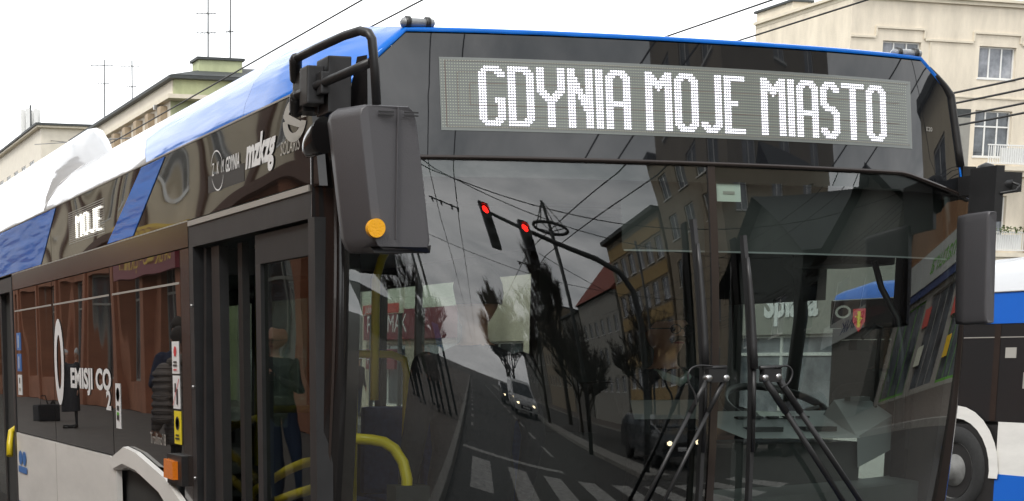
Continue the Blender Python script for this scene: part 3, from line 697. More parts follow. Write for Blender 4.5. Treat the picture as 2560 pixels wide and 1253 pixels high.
plate('blue_stripe', [(2.32, 2.628), (2.78, 2.628), (3.60, 2.322), (3.0, 2.322)], 'blue_paint', .0035, .003)
plate('blue_stripe', [(5.05, 2.628), (17.4, 2.628), (17.4, 2.322), (5.62, 2.322)], 'blue_paint', .0035, .003)
text_on(MB(), 'TA', lambda a, c: (sx(2.4)-.009, 7.55-a*.9, 2.38+c), .13).build('lettering', 'decal_yellow', BUS)
plate('header_trim', rect(.30, 1.93, 2.29, 2.312), 'seam_light', .006, .03)
plate('header_strip', rect(1.95, 6.82, 2.205, 2.313), 'brown_trim', .001)
plate('header_seam', rect(1.95, 6.82, 2.3125, 2.318), 'seam_light', .002)
for (a, b) in ((2.10, 3.575), (3.59, 5.285), (5.30, 6.80)):
    wdw = plate('side_window', rect(a, b, 1.212, 2.2), 'tinted_glass', .0)
    plate('hinge_line', rect(a+.02, b-.05, 2.052, 2.062), 'seam_light', .002, .01, parent=wdw)
    plate('seal', rect(b, b+.012, 1.212, 2.31), 'rubber', -.002, .02, parent=wdw)
plate('door_pillar', rect(1.945, 2.095, .4, 2.2), 'brown_trim', .0)
plate('window_beam', rect(8.3, 17.4, 2.205, 2.313), 'brown_trim', .001)
for k in range(5): plate('side_window', rect(8.42+k*1.75, 10.12+k*1.75, 1.212, 2.2), 'tinted_glass')
# skirt
sk = plate('skirt', [(3.6, .72), (6.83, .72), (6.83, 1.205), (3.66, 1.205), (3.6, 1.19)], 'cream_paint', .006)
plate('skirt_stripe', rect(3.45, 6.83, .32, .718), 'blue_flat', .006)
plate('skirt', rect(8.4, 17.4, .72, 1.205), 'cream_paint', .006); plate('skirt_stripe', rect(8.4, 17.4, .32, .718), 'blue_flat', .006)
plate('skirt_seam', rect(5.28, 5.287, .32, 1.2), 'seam_light', .007, .005)
# wheel arch trim (polygonal ring) and wheel
out_ = [(3.62, 1.185), (3.22, 1.278), (2.95, 1.262), (2.36, 1.175), (2.02, 1.075), (1.96, .98), (1.96, .3)]
in_ = [(3.44, 1.14), (3.26, 1.165), (2.95, 1.15), (2.5, 1.08), (2.24, .99), (2.12, .85), (2.10, .3)]
g = MB(); rgs = []
for (a, b), (c, d) in zip(out_, in_):
    m_ = ((a+c)/2, (b+d)/2); rgs.append([(sx(b)-.004, a, b), (sx(b)-.03, a*.97+c*.03, b*.97+d*.03), (sx(d)-.034, a*.2+c*.8, b*.2+d*.8), (sx(d)-.01, c, d), (sx(d)+.08, c, d)])
g.loft(rgs, closed=False, smooth=False).build('wheel_arch_trim', 'cream_paint', BUS)
plate('wheel_arch_trim', [(3.62, 1.18), (3.45, 1.14), (3.44, .72), (3.62, .72)], 'cream_paint', .02, .03)
plate('body_panel', [(2.1, 1.21), (3.62, 1.21), (3.62, 1.18), (3.22, 1.27), (2.1, 1.08)], 'gloss_black', -.002) if False else None
MB().box((-1.2, 2.1, .3), (-.75, 3.44, 1.2)).build('wheel_housing', 'rubber', BUS)
def wheel(parent, c, r, wdt, axis=0, sgn=-1, m='steel'):
    """local wheel: tyre + rim; c hub centre of the outer face; sgn = outward direction along x"""
    w_ = MB().lathe(c, 0, [(r*.62, -sgn*wdt), (r*.9, -sgn*wdt), (r, -sgn*wdt*.85), (r, -sgn*wdt*.15), (r*.95, 0), (r*.7, sgn*.01), (r*.62, -sgn*.01)], 36).build('wheel', 'tyre', parent)
    rm = MB().lathe(c, 0, [(r*.63, 0), (r*.60, -sgn*.06), (r*.38, -sgn*.05), (r*.34, 0), (r*.24, sgn*.008), (r*.21, sgn*.035), (.001, sgn*.04)], 36)
    rm.build('rim', m, w_)
    for k in range(10):
        a = 2*pi*k/10; MB().lathe((c[0]-sgn*.045, c[1]+r*.48*cos(a), c[2]+r*.48*sin(a)), 0, [(.045, sgn*.002), (.001, sgn*.003)], 8).build('vent_hole', 'rubber', w_)
    return w_
wheel(BUS, (-1.235, 2.86, .50), .50, .28)
# door 1
DRO = 'door_frame'
g = MB(); plate('x', rect(.28, 1.94, 2.20, 2.288), 'x', .0, .06, mb=g, build=False)
plate('x', rect(1.875, 1.94, .35, 2.2), 'x', .0, .05, mb=g, build=False); plate('x', rect(.245, .315, .35, 2.2), 'x', .004, .06, mb=g, build=False)
g.build('door_frame', 'satin_black', BUS)
leaf = plate('front_door', rect(.325, 1.02, 2.08, 2.19), 'rubber', -.02, .04)
for a, b in ((.325, .365), (.955, 1.02)): plate('leaf_stile', rect(a, b, .4, 2.08), 'satin_black', -.02, .045, parent=leaf)
plate('leaf_glass', rect(.365, .955, .55, 2.08), 'door_glass', -.035, .002, parent=leaf)
plate('leaf_rail', rect(.365, .955, .4, .55), 'rubber', -.02, .04, parent=leaf)
leaf2 = MB().box((-1.26, 1.78, .4), (-1.18, 1.82, 2.19)).box((-.66, 1.78, .4), (-.58, 1.82, 2.19)).box((-1.18, 1.78, 2.08), (-.66, 1.82, 2.19)).box((-1.18, 1.78, .4), (-.66, 1.82, .52)).build('front_door', 'satin_black', BUS)
MB().box((-1.18, 1.797, .52), (-.66, 1.803, 2.08)).build('leaf_glass', 'door_glass', leaf2)
plate('door_seal', rect(1.60, 1.72, .4, 2.19), 'satin_black', -.04, .04); plate('door_seal', rect(1.40, 1.46, .4, 2.19), 'rubber', -.08, .03)
g = MB()
for z in (.8, 1.2, 1.6, 1.95): g.sphere((sx(z)-.003, 1.9, z), .008, 8)
g.build('bolt_row', 'steel', BUS)
# door 2
g = MB(); plate('x', rect(6.84, 6.93, .35, 2.3), 'x', .004, .06, mb=g, build=False); plate('x', rect(8.2, 8.38, .35, 2.3), 'x', .004, .06, mb=g, build=False); plate('x', rect(6.93, 8.2, 2.2, 2.3), 'x', .0, .06, mb=g, build=False)
g.build('door_frame', 'satin_black', BUS)
l2 = plate('middle_door', rect(7.5, 7.58, .4, 2.19), 'rubber', -.02, .04); plate('leaf_glass', rect(7.58, 8.18, .5, 2.19), 'door_glass', -.03, .003, parent=l2)
MB().tube([(-1.31, 6.98, 1.03), (-1.3, 7.02, 1.12), (-1.28, 7.08, 1.2), (-1.2, 7.1, 1.25)], .025, 8).build('handrail', 'yellow_rail', BUS)
# corner pillar left and right
g = MB(); rs = []
for k in range(21):
    z = .5+(2.44-.5)*k/20; a = (-1.19, S(-1.19, z)-.003, z)
    rs.append([a, (-1.215, S(-1.215, z)-.006, z), (-1.236, S(-1.236, z)-.004, z), (-1.258, .245, z), (sx(z)-.004, .265, z), (sx(z), .30, z), (sx(z)+.08, .30, z), (-1.17, S(-1.17, z)+.05, z)])
g.loft(rs).build('corner_pillar', 'pillar_black', BUS)
g = MB(); rs = []
for k in range(21):
    z = .5+(2.40-.5)*k/20; rs.append([(-1.232, S(-1.232, z)-.009, z), (-1.240, S(-1.24, z)-.009, z), (-1.240, S(-1.24, z)+.01, z), (-1.232, S(-1.232, z)+.01, z)])
g.loft(rs, smooth=False).build('pillar_highlight', 'brown_trim', BUS)
g = MB(); rs = []
for k in range(21):
    z = .5+(2.70-.5)*k/20; dx = (2.15-z)*.045 if z < 2.15 else -(z-2.15)*.185
    rs.append([(1.325+dx, S(1.325, z)-.003, z), (1.35+dx, S(1.35, z)+.005, z), (1.367+dx, S(1.35, z)+.04, z), (1.37+dx, .50, z), (1.24, .50, z), (1.24+dx, S(1.3, z)+.05, z)])
g.loft(rs).build('corner_pillar', 'brown_trim', BUS)
# side of cap above the door: dark panel to the front
plate('corner_panel', [(.20, 2.30), (.358, 2.30), (.358, 2.632), (.30, 2.60), (.235, 2.45)], 'gloss_black', .001, .03)
MB().tube([(xl(z, 1)+.006, S(xl(z, 1), z)-.002, z) for z in (2.44, 2.5, 2.56, 2.62, 2.68, 2.70)]+[(xl(z, 1)+.012, S(xl(z, 1), z)+.004, z+.004) for z in (2.73, 2.76, 2.79)], .015, 8, rs=[.015]*6+[.014, .012, .008]).build('edge_seal', 'rubber', BUS)
MB().box((.27, 1.76, .36), (1.28, 1.80, 2.36)).build('cab_bulkhead', 'interior_dark', BUS)
MB().box((1.24, 1.05, 1.97), (1.285, 1.76, 2.36)).build('cab_cabinet', 'interior_dark', BUS)
# lower front
g = MB(); rs = []
for z in (.3, .6, .9, .948):
    rs.append([(x, S(x, .95)-.004-(.02 if z < .9 else 0), z) for x in [-1.23+(1.345+1.23)*i/30 for i in range(31)]])
g.loft(rs, closed=False).build('front_panel', 'blue_flat', BUS)
# left flank of the bus (far side) with windows to see out of
FL = 1.335
mb = MB(); mb.box((FL-.05, .5, .3), (FL, 11.5, 1.15)).box((FL-.05, .5, 2.22), (FL, 11.5, 2.62))
yy = .55
posts = [.5, 1.75, 3.2, 4.75, 6.3, 7.85, 9.4, 11.4]
for p in posts: mb.box((FL-.05, p, 1.15), (FL, p+.10, 2.22))
mb.build('far_side_wall', 'interior_dark', BUS)
for a, b in zip(posts[:-1], posts[1:]): MB().box((FL-.03, a+.10, 1.15), (FL-.026, b, 2.22)).build('far_side_window', 'window_glass', BUS)
MB().box((-1.22, .3, .30), (FL-.05, 11.4, .36)).build('floor', 'floor_vinyl', BUS)
MB().box((-1.22, .55, 2.36), (FL-.05, 11.4, 2.40)).build('ceiling', 'ceiling_grey', BUS)
MB().box((-1.22, 11.35, .3), (FL-.05, 11.4, 2.4)).build('rear_bulkhead', 'interior_dark', BUS)
MB().box((-1.235, 2.12, .36), (-1.225, 11.4, 2.36)).build('inner_lining', 'interior_dark', BUS)
MB().box((-1.18, .42, 2.28), (1.28, .55, 2.44)).build('header_box', 'interior_dark', BUS)
MB().box((-1.15, .2, .9), (1.25, .6, 1.02)).build('dash_base', 'interior_dark', BUS)
# undersill strip seen at the bottom right
g = MB(); grid(g, -1.1, 1.28, 1.06, 1.10, 30, 1, .02); g.build('sill', 'interior_grey', BUS)
g = MB(); rs = []
for i in range(13): x = .25+1.0*i/12; rs.append([(x, S(x, 1.2)+.05, 1.245-.03*(1-i/12)), (x, S(x, 1.2)+.24, 1.255-.02*(1-i/12)), (x, S(x, 1.2)+.24, 1.15), (x, S(x, 1.2)+.05, 1.15)])
g.loft(rs, smooth=False, cap=True).build('defroster_shelf', 'interior_grey', BUS)

# ---- destination display
def onM(x, z, off): return (x, S(x, z)-.004-off, z)
X0, X1, Z0, Z1 = -.878, 1.011, 2.490, 2.736
def disp(u, v): return (X0+(X1-X0)*u, Z0+(Z1-Z0)*v)
g = MB(); n = 48
vs = [onM(*disp(i/n, j/6), .002) for j in range(7) for i in range(n+1)]
g.add(vs, [(j*(n+1)+i, j*(n+1)+i+1, (j+1)*(n+1)+i+1, (j+1)*(n+1)+i) for j in range(6) for i in range(n)], 0, True)
DISP = g.build('destination_display', 'display_panel', BUS)
for k in range(3):
    g = MB()
    a, b = .010+k*.022, .05+k*.15; Lp = []
    for (u0, v0, u1, v1) in ((a, b, a, 1-b), (a, 1-b, 1-a*.6, 1-b), (a, b, 1-a*.6, b)):
        m_ = 30
        for q in range(m_):
            p = disp(u0+(u1-u0)*q/m_, v0+(v1-v0)*q/m_); r_ = disp(u0+(u1-u0)*(q+1)/m_, v0+(v1-v0)*(q+1)/m_)
            if u0 == u1: g.add([onM(p[0], p[1], .0035), onM(p[0]+.0016, p[1], .0035), onM(r_[0]+.0016, r_[1], .0035), onM(r_[0], r_[1], .0035)], [(0, 1, 2, 3)])
            else: g.add([onM(p[0], p[1], .0035), onM(r_[0], r_[1], .0035), onM(r_[0], r_[1]+.0012, .0035), onM(p[0], p[1]+.0012, .0035)], [(0, 1, 2, 3)])
    g.build('circuit_line', 'dot_line', DISP)
def rows(*spec):  # spec: (count, 'ranges') rows top to bottom
    out = []
    for c, s_ in spec:
        st = set()
        for part in s_.split(','):
            if part: a, b = part.split('-'); st |= set(range(int(a), int(b)+1))
        out += [st]*c
    return out
GL = {
 'G': (10, rows((1,'2-7'),(1,'1-8'),(1,'0-2,6-9'),(1,'0-2,7-9'),(7,'0-2'),(2,'0-2,6-9'),(5,'0-2,7-9'),(1,'0-2,6-9'),(1,'1-8'),(1,'2-7'))),
 'D': (10, rows((1,'0-7'),(1,'0-8'),(1,'0-2,6-9'),(15,'0-2,7-9'),(1,'0-2,6-9'),(1,'0-8'),(1,'0-7'))),
 'Y': (11, rows((8,'0-2,8-10'),(1,'0-3,7-10'),(1,'1-4,6-9'),(1,'2-8'),(1,'3-7'),(9,'4-6'))),
 'N': (10, rows((3,'0-2,7-9'),(2,'0-3,7-9'),(2,'0-4,7-9'),(2,'0-5,7-9'),(2,'0-2,4-9'),(2,'0-2,5-9'),(2,'0-2,6-9'),(6,'0-2,7-9'))),
 'I': (3, rows((21,'0-2'))),
 'A': (10, rows((1,'2-7'),(1,'1-8'),(1,'0-3,6-9'),(8,'0-2,7-9'),(2,'0-9'),(8,'0-2,7-9'))),
 'M': (11, rows((1,'0-2,8-10'),(1,'0-3,7-10'),(1,'0-4,6-10'),(1,'0-10'),(1,'0-2,3-7,8-10'),(1,'0-2,4-6,8-10'),(1,'0-2,5-5,8-10'),(14,'0-2,8-10'))),
 'O': (10, rows((1,'2-7'),(1,'1-8'),(1,'0-3,6-9'),(15,'0-2,7-9'),(1,'0-3,6-9'),(1,'1-8'),(1,'2-7'))),
 'J': (9, rows((17,'6-8'),(1,'0-2,6-8'),(1,'0-3,5-8'),(1,'1-7'),(1,'2-6'))),
 'E': (9, rows((2,'0-8'),(7,'0-2'),(2,'0-5'),(8,'0-2'),(2,'0-8'))),
 'S': (9, rows((1,'2-6'),(1,'1-7'),(1,'0-3,5-8'),(1,'0-2,6-8'),(4,'0-2'),(1,'0-3'),(1,'1-6'),(1,'2-7'),(1,'5-8'),(5,'6-8'),(1,'0-2,6-8'),(1,'0-3,5-8'),(1,'1-7'),(1,'2-6'))),
 'T': (11, rows((2,'0-10'),(19,'4-6')))}
lit = set()
for ch, c0 in (('G',14),('D',25),('Y',36),('N',48),('I',59),('A',63),('M',79),('O',91),('J',102),('E',112),('M',128),('I',140),('A',144),('S',155),('T',165),('O',177)):
    for r_, st in enumerate(GL[ch][1]):
        for c in st: lit.add((c0+c, r_+2))
NC, NR = 198, 24
on = MB(); off = MB()
def cell(c, r_):
    u = .003+c*.004985; v = .9746-.0393*(r_+.5)+.0; return disp(u, v)
for c in range(NC):
    for r_ in range(NR):
        x, z = cell(c, r_)
        if (c, r_) in lit:
            a, b = .0042, .0036
            on.add([onM(x+a*cos(k*pi/3), z+b*sin(k*pi/3), .005) for k in range(6)], [tuple(range(6))])
        else:
            a, b = .0020, .0014
            off.add([onM(x-a, z-b, .0045), onM(x+a, z-b, .0045), onM(x+a, z+b, .0045), onM(x-a, z+b, .0045)], [(0, 1, 2, 3)])
tag(on.build('lit_diodes', 'dot_on', DISP, fix=False), kind='stuff'); tag(off.build('unlit_diodes', 'dot_off', DISP, fix=False), kind='stuff')
# side display behind the flank band
g = MB()
PTS = {(3.68, 2.405), (4.70, 2.375)}
for r_ in range(16):
    z = 2.385+.175*r_/15
    plate('x', rect(3.66, 4.66, z, z+.0035), 'x', .002, .002, mb=g, build=False)
SD = g.build('side_display', 'decal_grey', BUS)
g = MB(); k = 0; y = 4.42
for ch in 'MOJE':
    wd, rw = GL[ch]
    for r_ in range(0, 21, 2):
        z = 2.525-.115*r_/20
        for c in rw[r_]: g.add([(sx(z)-.006, y-c*.0165+a, z+b) for a, b in ((-.007, -.0038), (.007, -.0038), (.007, .0038), (-.007, .0038))], [(0, 1, 2, 3)])
    y -= (wd+1.4)*.0165
tag(g.build('lit_diodes', 'dot_on_side', SD, fix=False), kind='stuff')

# ---- lettering on the flank (text runs towards the front = -y)
def onS(y, z, s=1, off=.004): return lambda a, c: (sx(z+c)-off, y-a*s, z+c)
text_on(MB(), 'mzkzg', onS(1.055, 2.445, .92), .155, shear=.35, bold=.006).build('lettering', 'decal_white', BUS)
text_on(MB(), 'GDYNIA', onS(1.33, 2.458, .64), .080, shear=.25, bold=.0015).build('lettering', 'decal_white', BUS)
for i, ch in enumerate('ZKM'): text_on(MB(), ch, onS(1.53-i*.07, 2.462, .64), .072, shear=.25).build('lettering', 'decal_white', BUS)
for h_ in (0, 1):
    g = MB()
    for k in range(16):
        a0, a1 = R(18+144*k/16+180*h_), R(18+144*(k+1)/16+180*h_); w0 = .05*sin(pi*(k+.5)/16)+.02
        g.add([(sx(2.478)-.003, 1.455-.09*r_*cos(a)+.02*sin(a), 2.478+.082*r_*sin(a)) for r_, a in ((1, a0), (1, a1), (1-w0, a1), (1-w0, a0))], [(0, 1, 2, 3)])
    g.build('emblem_arc', 'decal_white', BUS)
plate('decal_backing', rect(1.08, 1.60, 2.40, 2.468), 'decal_black', .0012, .001)
text_on(MB(), 'SOLARIS', onS(.62, 2.442, .9), .066, shear=.25).build('lettering', 'decal_grey', BUS)
# S shaped emblem
g = MB(); cy, cz = .45, 2.548
def arc(a0, a1, r0, r1, n=18):
    for k in range(n):
        t0, t1 = R(a0+(a1-a0)*k/n), R(a0+(a1-a0)*(k+1)/n)
        q = [(cy-r0*cos(t0)*1.25, cz+r0*.72*sin(t0)), (cy-r0*cos(t1)*1.25, cz+r0*.72*sin(t1)), (cy-r1*cos(t1)*1.25, cz+r1*.72*sin(t1)), (cy-r1*cos(t0)*1.25, cz+r1*.72*sin(t0))]
        g.add([(sx(z)-.004, y, z) for y, z in q], [(0, 1, 2, 3)])
arc(-5, 165, .105, .062); arc(175, 345, .105, .062)
g.add([(sx(z)-.0045, y, z) for y, z in ((cy+.125, cz+.03), (cy+.08, cz+.03), (cy-.125, cz-.03), (cy-.06, cz-.035), (cy+.1, cz+.0))], [(0, 1, 2, 3, 4)])
g.build('emblem', 'decal_grey', BUS)
# big zero
g = MB(); n = 40
def ell(cy, cz, a, b, k, p=1): t = 2*pi*k/n; return (sx(cz+b*sin(t))-.004, cy-a*cos(t), cz+b*sin(t))
for k in range(n): g.add([ell(5.09, 1.705, .155, .262, k), ell(5.09, 1.705, .155, .262, k+1), ell(5.09, 1.705, .075, .165, k+1), ell(5.09, 1.705, .075, .165, k)], [(0, 1, 2, 3)])
g.build('lettering', 'decal_white', BUS)
text_on(MB(), 'EMISJI CO', onS(4.74, 1.56, 1.72), .155, bold=.006).build('lettering', 'decal_white', BUS)
text_on(MB(), '2', onS(3.73, 1.455, 1.7), .14, bold=.005).build('lettering', 'decal_white', BUS)
text_on(MB(), 'Trollino18', onS(2.73, 1.318, .95), .078, bold=.0005).build('lettering', 'seam_light', BUS)
# stickers
def sticker(y, z, w_, h_, m, items):
    b = plate('sticker', rect(y-w_/2, y+w_/2, z-h_/2, z+h_/2), m, .003, .002)
    for kind_, dy, dz, s_, mm in items:
        g = MB()
        if kind_ == 'disc':
            g.add([(sx(z)-.0055, y-dy+s_*cos(2*pi*k/18), z+dz+s_*.9*sin(2*pi*k/18)) for k in range(18)], [tuple(range(18))])
        elif kind_ == 'bar': g.add([(sx(z)-.0055, y-dy+a*s_[0], z+dz+b*s_[1]) for a, b in ((-1, -1), (1, -1), (1, 1), (-1, 1))], [(0, 1, 2, 3)])
        elif kind_ == 'slash': g.add([(sx(z)-.006, y-dy+a, z+dz+b) for a, b in ((-s_[0], -s_[1]), (-s_[0]+.008, -s_[1]), (s_[0], s_[1]), (s_[0]-.008, s_[1]))], [(0, 1, 2, 3)])
        g.build('print', mm, b)
sticker(2.205, 1.728, .125, .145, 'decal_white', [('disc', 0, .028, .026, 'decal_red'), ('bar', 0, -.02, (.03, .004), 'decal_black'), ('bar', 0, -.035, (.035, .004), 'decal_black'), ('bar', 0, -.055, (.03, .003), 'decal_red')])
sticker(2.20, 1.572, .125, .15, 'decal_white', [('bar', .02, -.02, (.012, .035), 'decal_black'), ('bar', -.015, .02, (.012, .02), 'decal_black'), ('slash', 0, 0, (-.05, .06), 'decal_red')])
sticker(2.19, 1.412, .125, .15, 'decal_yellow', [('disc', 0, .02, .034, 'decal_black'), ('disc', 0, .02, .024, 'decal_yellow'), ('disc', 0, .02, .012, 'decal_black'), ('bar', 0, -.035, (.03, .004), 'decal_black'), ('bar', 0, -.05, (.038, .004), 'decal_black')])
sticker(3.44, 1.478, .115, .235, 'decal_white', [('disc', 0, .06, .04, 'decal_black'), ('disc', 0, .06, .033, 'decal_green'), ('bar', 0, -.01, (.025, .012), 'decal_black'), ('bar', 0, -.04, (.025, .008), 'decal_green'), ('bar', 0, -.06, (.025, .012), 'decal_black')])
for z, mm in ((1.845, 'decal_blue'), (1.70, 'decal_blue')):
    sticker(6.62, z, .17, .12, mm, [('disc', 0, .03, .016, 'decal_white'), ('bar', 0, -.012, (.014, .03), 'decal_white')])
sticker(6.62, 1.545, .16, .14, 'decal_white', [('bar', 0, .03, (.02, .02), 'decal_black'), ('bar', 0, -.03, (.04, .01), 'decal_grey')])
g = MB()
for y, z in ((6.66, 1.035), (6.50, 1.035)):
    g.add([(sx(z)-.012, y+.075*cos(2*pi*k/18), z+.05*sin(2*pi*k/18)) for k in range(18)], [tuple(range(18))])
g.add([(sx(.95)-.012, y, z) for y, z in ((6.76, .93), (6.40, .93), (6.40, .975), (6.76, .975))], [(0, 1, 2, 3)])
g.build('city_emblem', 'decal_blue', BUS)
# turn signal
ts = plate('side_indicator', rect(2.03, 2.30, 1.155, 1.29), 'rubber', .03, .03); plate('lens', [(2.10, 1.180), (2.27, 1.182), (2.26, 1.268), (2.10, 1.262)], 'orange_lens', .055, .03, parent=ts)
# marker lamps on the roof edge
for x in (-.936, 1.02):
    z = 2.853 if x < 0 else 2.843; y = S(x, 2.79)+.03
    b = MB().loft([[(x+dx, y+ry*cos(2*pi*k/10), z+rz*sin(2*pi*k/10)) for k in range(10)] for dx, ry, rz in ((-.062, .008, .006), (-.055, .02, .016), (.055, .02, .016), (.062, .008, .006))], cap=True).build('marker_lamp', 'clear_lens', BUS)
    for dx in (-.038, .034): MB().lathe((x+dx, y-.002, z), 0, [(.001, -.008), (.0215, -.008), (.0215, .008), (.001, .008)], 12).build('lamp_band', 'decal_black', b)
g = MB()
for dx in (-.03, 0, .03): pass
# etched mark on the mask right
text_on(MB(), 'E20', lambda a, c: onM(1.085+a, 2.56+c, .004), .022).build('lettering', 'decal_grey', BUS)

# ---- mirrors
def mirror_body(name, x0, x1, z0, z1, y, dep, skew, bx):
    rs = []
    for t_, yy, ins in ((0, y, .02), (.0, y+.012, .006), (1, y+dep*.75, 0), (1, y+dep, .012), (1, y+dep, .03)):
        pts = []
        for (fx, fz) in ((.0, .10), (.06, .03), (.14, 0), (.86, 0), (.95, .02), (1, .08), (1, .55), (.985, .9), (.95, .97), (.86, 1), (.14, 1), (.05, .975), (.0, .92), (-.0, .55)):
            wtop = 1-.10*fz if bx else 1
            cxm = (x0+x1)/2; X = x0+(x1-x0)*fx; X = X+(1-fz)*skew; Zz = z0+(z1-z0)*fz
            X = cxm+(X-cxm)*(1-ins*3) ; Zz = (z0+z1)/2+(Zz-(z0+z1)/2)*(1-ins*1.5)
            bulge = -.012*(1-(2*fx-1)**2) if yy == y else 0
            pts.append((X-(t_*.045 if bx else -t_*.03), yy+bulge, Zz))
        rs.append(pts)
    return rs
ml = MB().loft(mirror_body('m', -1.350, -1.152, 2.052, 2.498, -.30, .17, .062, True), cap=True).build('mirror', 'mirror_grey', BUS)
MB().prism([(-1.289+.029*cos(2*pi*k/28), 2.122+.029*sin(2*pi*k/28)) for k in range(28)], 1, -.3225, -.30).build('reflector', 'orange_reflector', ml)
text_on(MB(), 'SYMBOL', lambda a, c: (-1.30+a, -.3135, 2.455+c), .012).build('moulded_mark', 'decal_black', ml) if False else None
MB().loft([[(-1.302+.002*k_, -.302+.172*k_ , 2.066), (-1.298, -.3215+.02*k_, 2.066), (-1.12, -.3215+.02*k_, 2.066), (-1.098, -.30+.02*k_, 2.075), (-1.10, -.3+.02*k_, 2.05), (-1.29, -.31+.02*k_, 2.048)] for k_ in (0, 1)], cap=True, smooth=False).build('mirror_base', 'satin_black', ml)
for zz in (2.462, 2.472): MB().box((-1.285, -.3165, zz), (-1.235, -.312, zz+.004)).build('moulded_mark', 'satin_black', ml); MB().box((-1.20, -.3185, zz), (-1.155, -.314, zz+.004)).build('moulded_mark', 'satin_black', ml)
MB().box((-1.222, -.3145, 2.09), (-1.2195, -.3, 2.49)).build('ridge', 'mirror_grey', ml)
# tube arm
arm = MB().tube([(-1.275, -.27, 2.50), (-1.29, -.29, 2.60), (-1.305, -.30, 2.69), (-1.312, -.29, 2.708), (-1.325, -.25, 2.722), (-1.345, -.16, 2.722), (-1.375, .02, 2.712), (-1.40, .14, 2.700)], .0145, 10).sphere((-1.402, .148, 2.698), .02, 10).build('mirror_arm', 'satin_black', BUS)
MB().tube([(-1.298, -.28, 2.625), (-1.33, -.16, 2.612), (-1.37, .01, 2.597), (-1.402, .13, 2.580)], .0145, 10).sphere((-1.404, .14, 2.578), .02, 10).build('lower_bar', 'satin_black', arm)
g = MB()
g.tube([(-1.402, .15, 2.70), (-1.385, .20, 2.67), (-1.375, .22, 2.64)], .022, 8).tube([(-1.404, .14, 2.578), (-1.385, .20, 2.545), (-1.37, .21, 2.535)], .022, 8)
g.box((-1.385, .12, 2.53), (-1.30, .235, 2.665)).box((-1.405, .02, 2.54), (-1.345, .10, 2.66)).box((-1.375, -.03, 2.565), (-1.345, .02, 2.635)).box((-1.34, -.0, 2.51), (-1.26, .12, 2.69)).box((-1.345, .09, 2.52), (-1.33, .13, 2.67))
g.build('mirror_bracket', 'satin_black', BUS, bevel=.006)
g = MB().add([(-1.27, -.02, 2.46), (-1.22, -.05, 2.46), (-1.20, .02, 2.70), (-1.22, .06, 2.70), (-1.27, .05, 2.47)], [(0, 1, 2, 3, 4)]); g.build('bracket_fin', 'pillar_black', BUS)
# camera pod
rs = []
for t_ in range(11):
    q = t_/10; r_ = .062*math.sqrt(max(0.0, 1-(1-q)**2.2))*(.55+.45*q) if q > 0 else .002
    c_ = Vector((-1.36-.015*sin(q*3), .10-.19*q+.06, 2.415+.02*q))
    rs.append([tuple(c_+Vector((.75*r_*cos(2*pi*k/16), .15*r_*cos(2*pi*k/16), r_*.95*sin(2*pi*k/16)-.02*(1-q)))) for k in range(16)])
MB().loft(rs, cap=True).build('camera_pod', 'pillar_black', BUS)
MB().box((-1.33, -.02, 2.40), (-1.26, .08, 2.46)).build('pod_bracket', 'satin_black', BUS)
# right mirror
mr = MB().loft(mirror_body('m', 1.108, 1.145, 1.845, 2.245, -.13, .20, .02, False), cap=True).build('mirror', 'mirror_grey', BUS)
MB().lathe((1.158, -.07, 1.885), 0, [(.001, .004), (.022, .004), (.024, -.01)], 20).build('reflector', 'orange_reflector', mr)
g = MB().box((1.335, .30, 2.18), (1.395, .42, 2.45)).box((1.24, .0, 2.22), (1.275, .14, 2.42)).box((1.26, .02, 2.33), (1.37, .36, 2.40)).tube([(1.27, .05, 2.36), (1.33, .03, 2.355)], .022, 10).tube([(1.26, .0, 2.32), (1.32, -.01, 2.33), (1.335, -.01, 2.35), (1.31, 0, 2.36)], .005, 6)
g.sphere((1.29, .12, 2.36), .07, 12, sc=(.6, 1, 1.2)); g.build('mirror_bracket', 'satin_black', BUS)

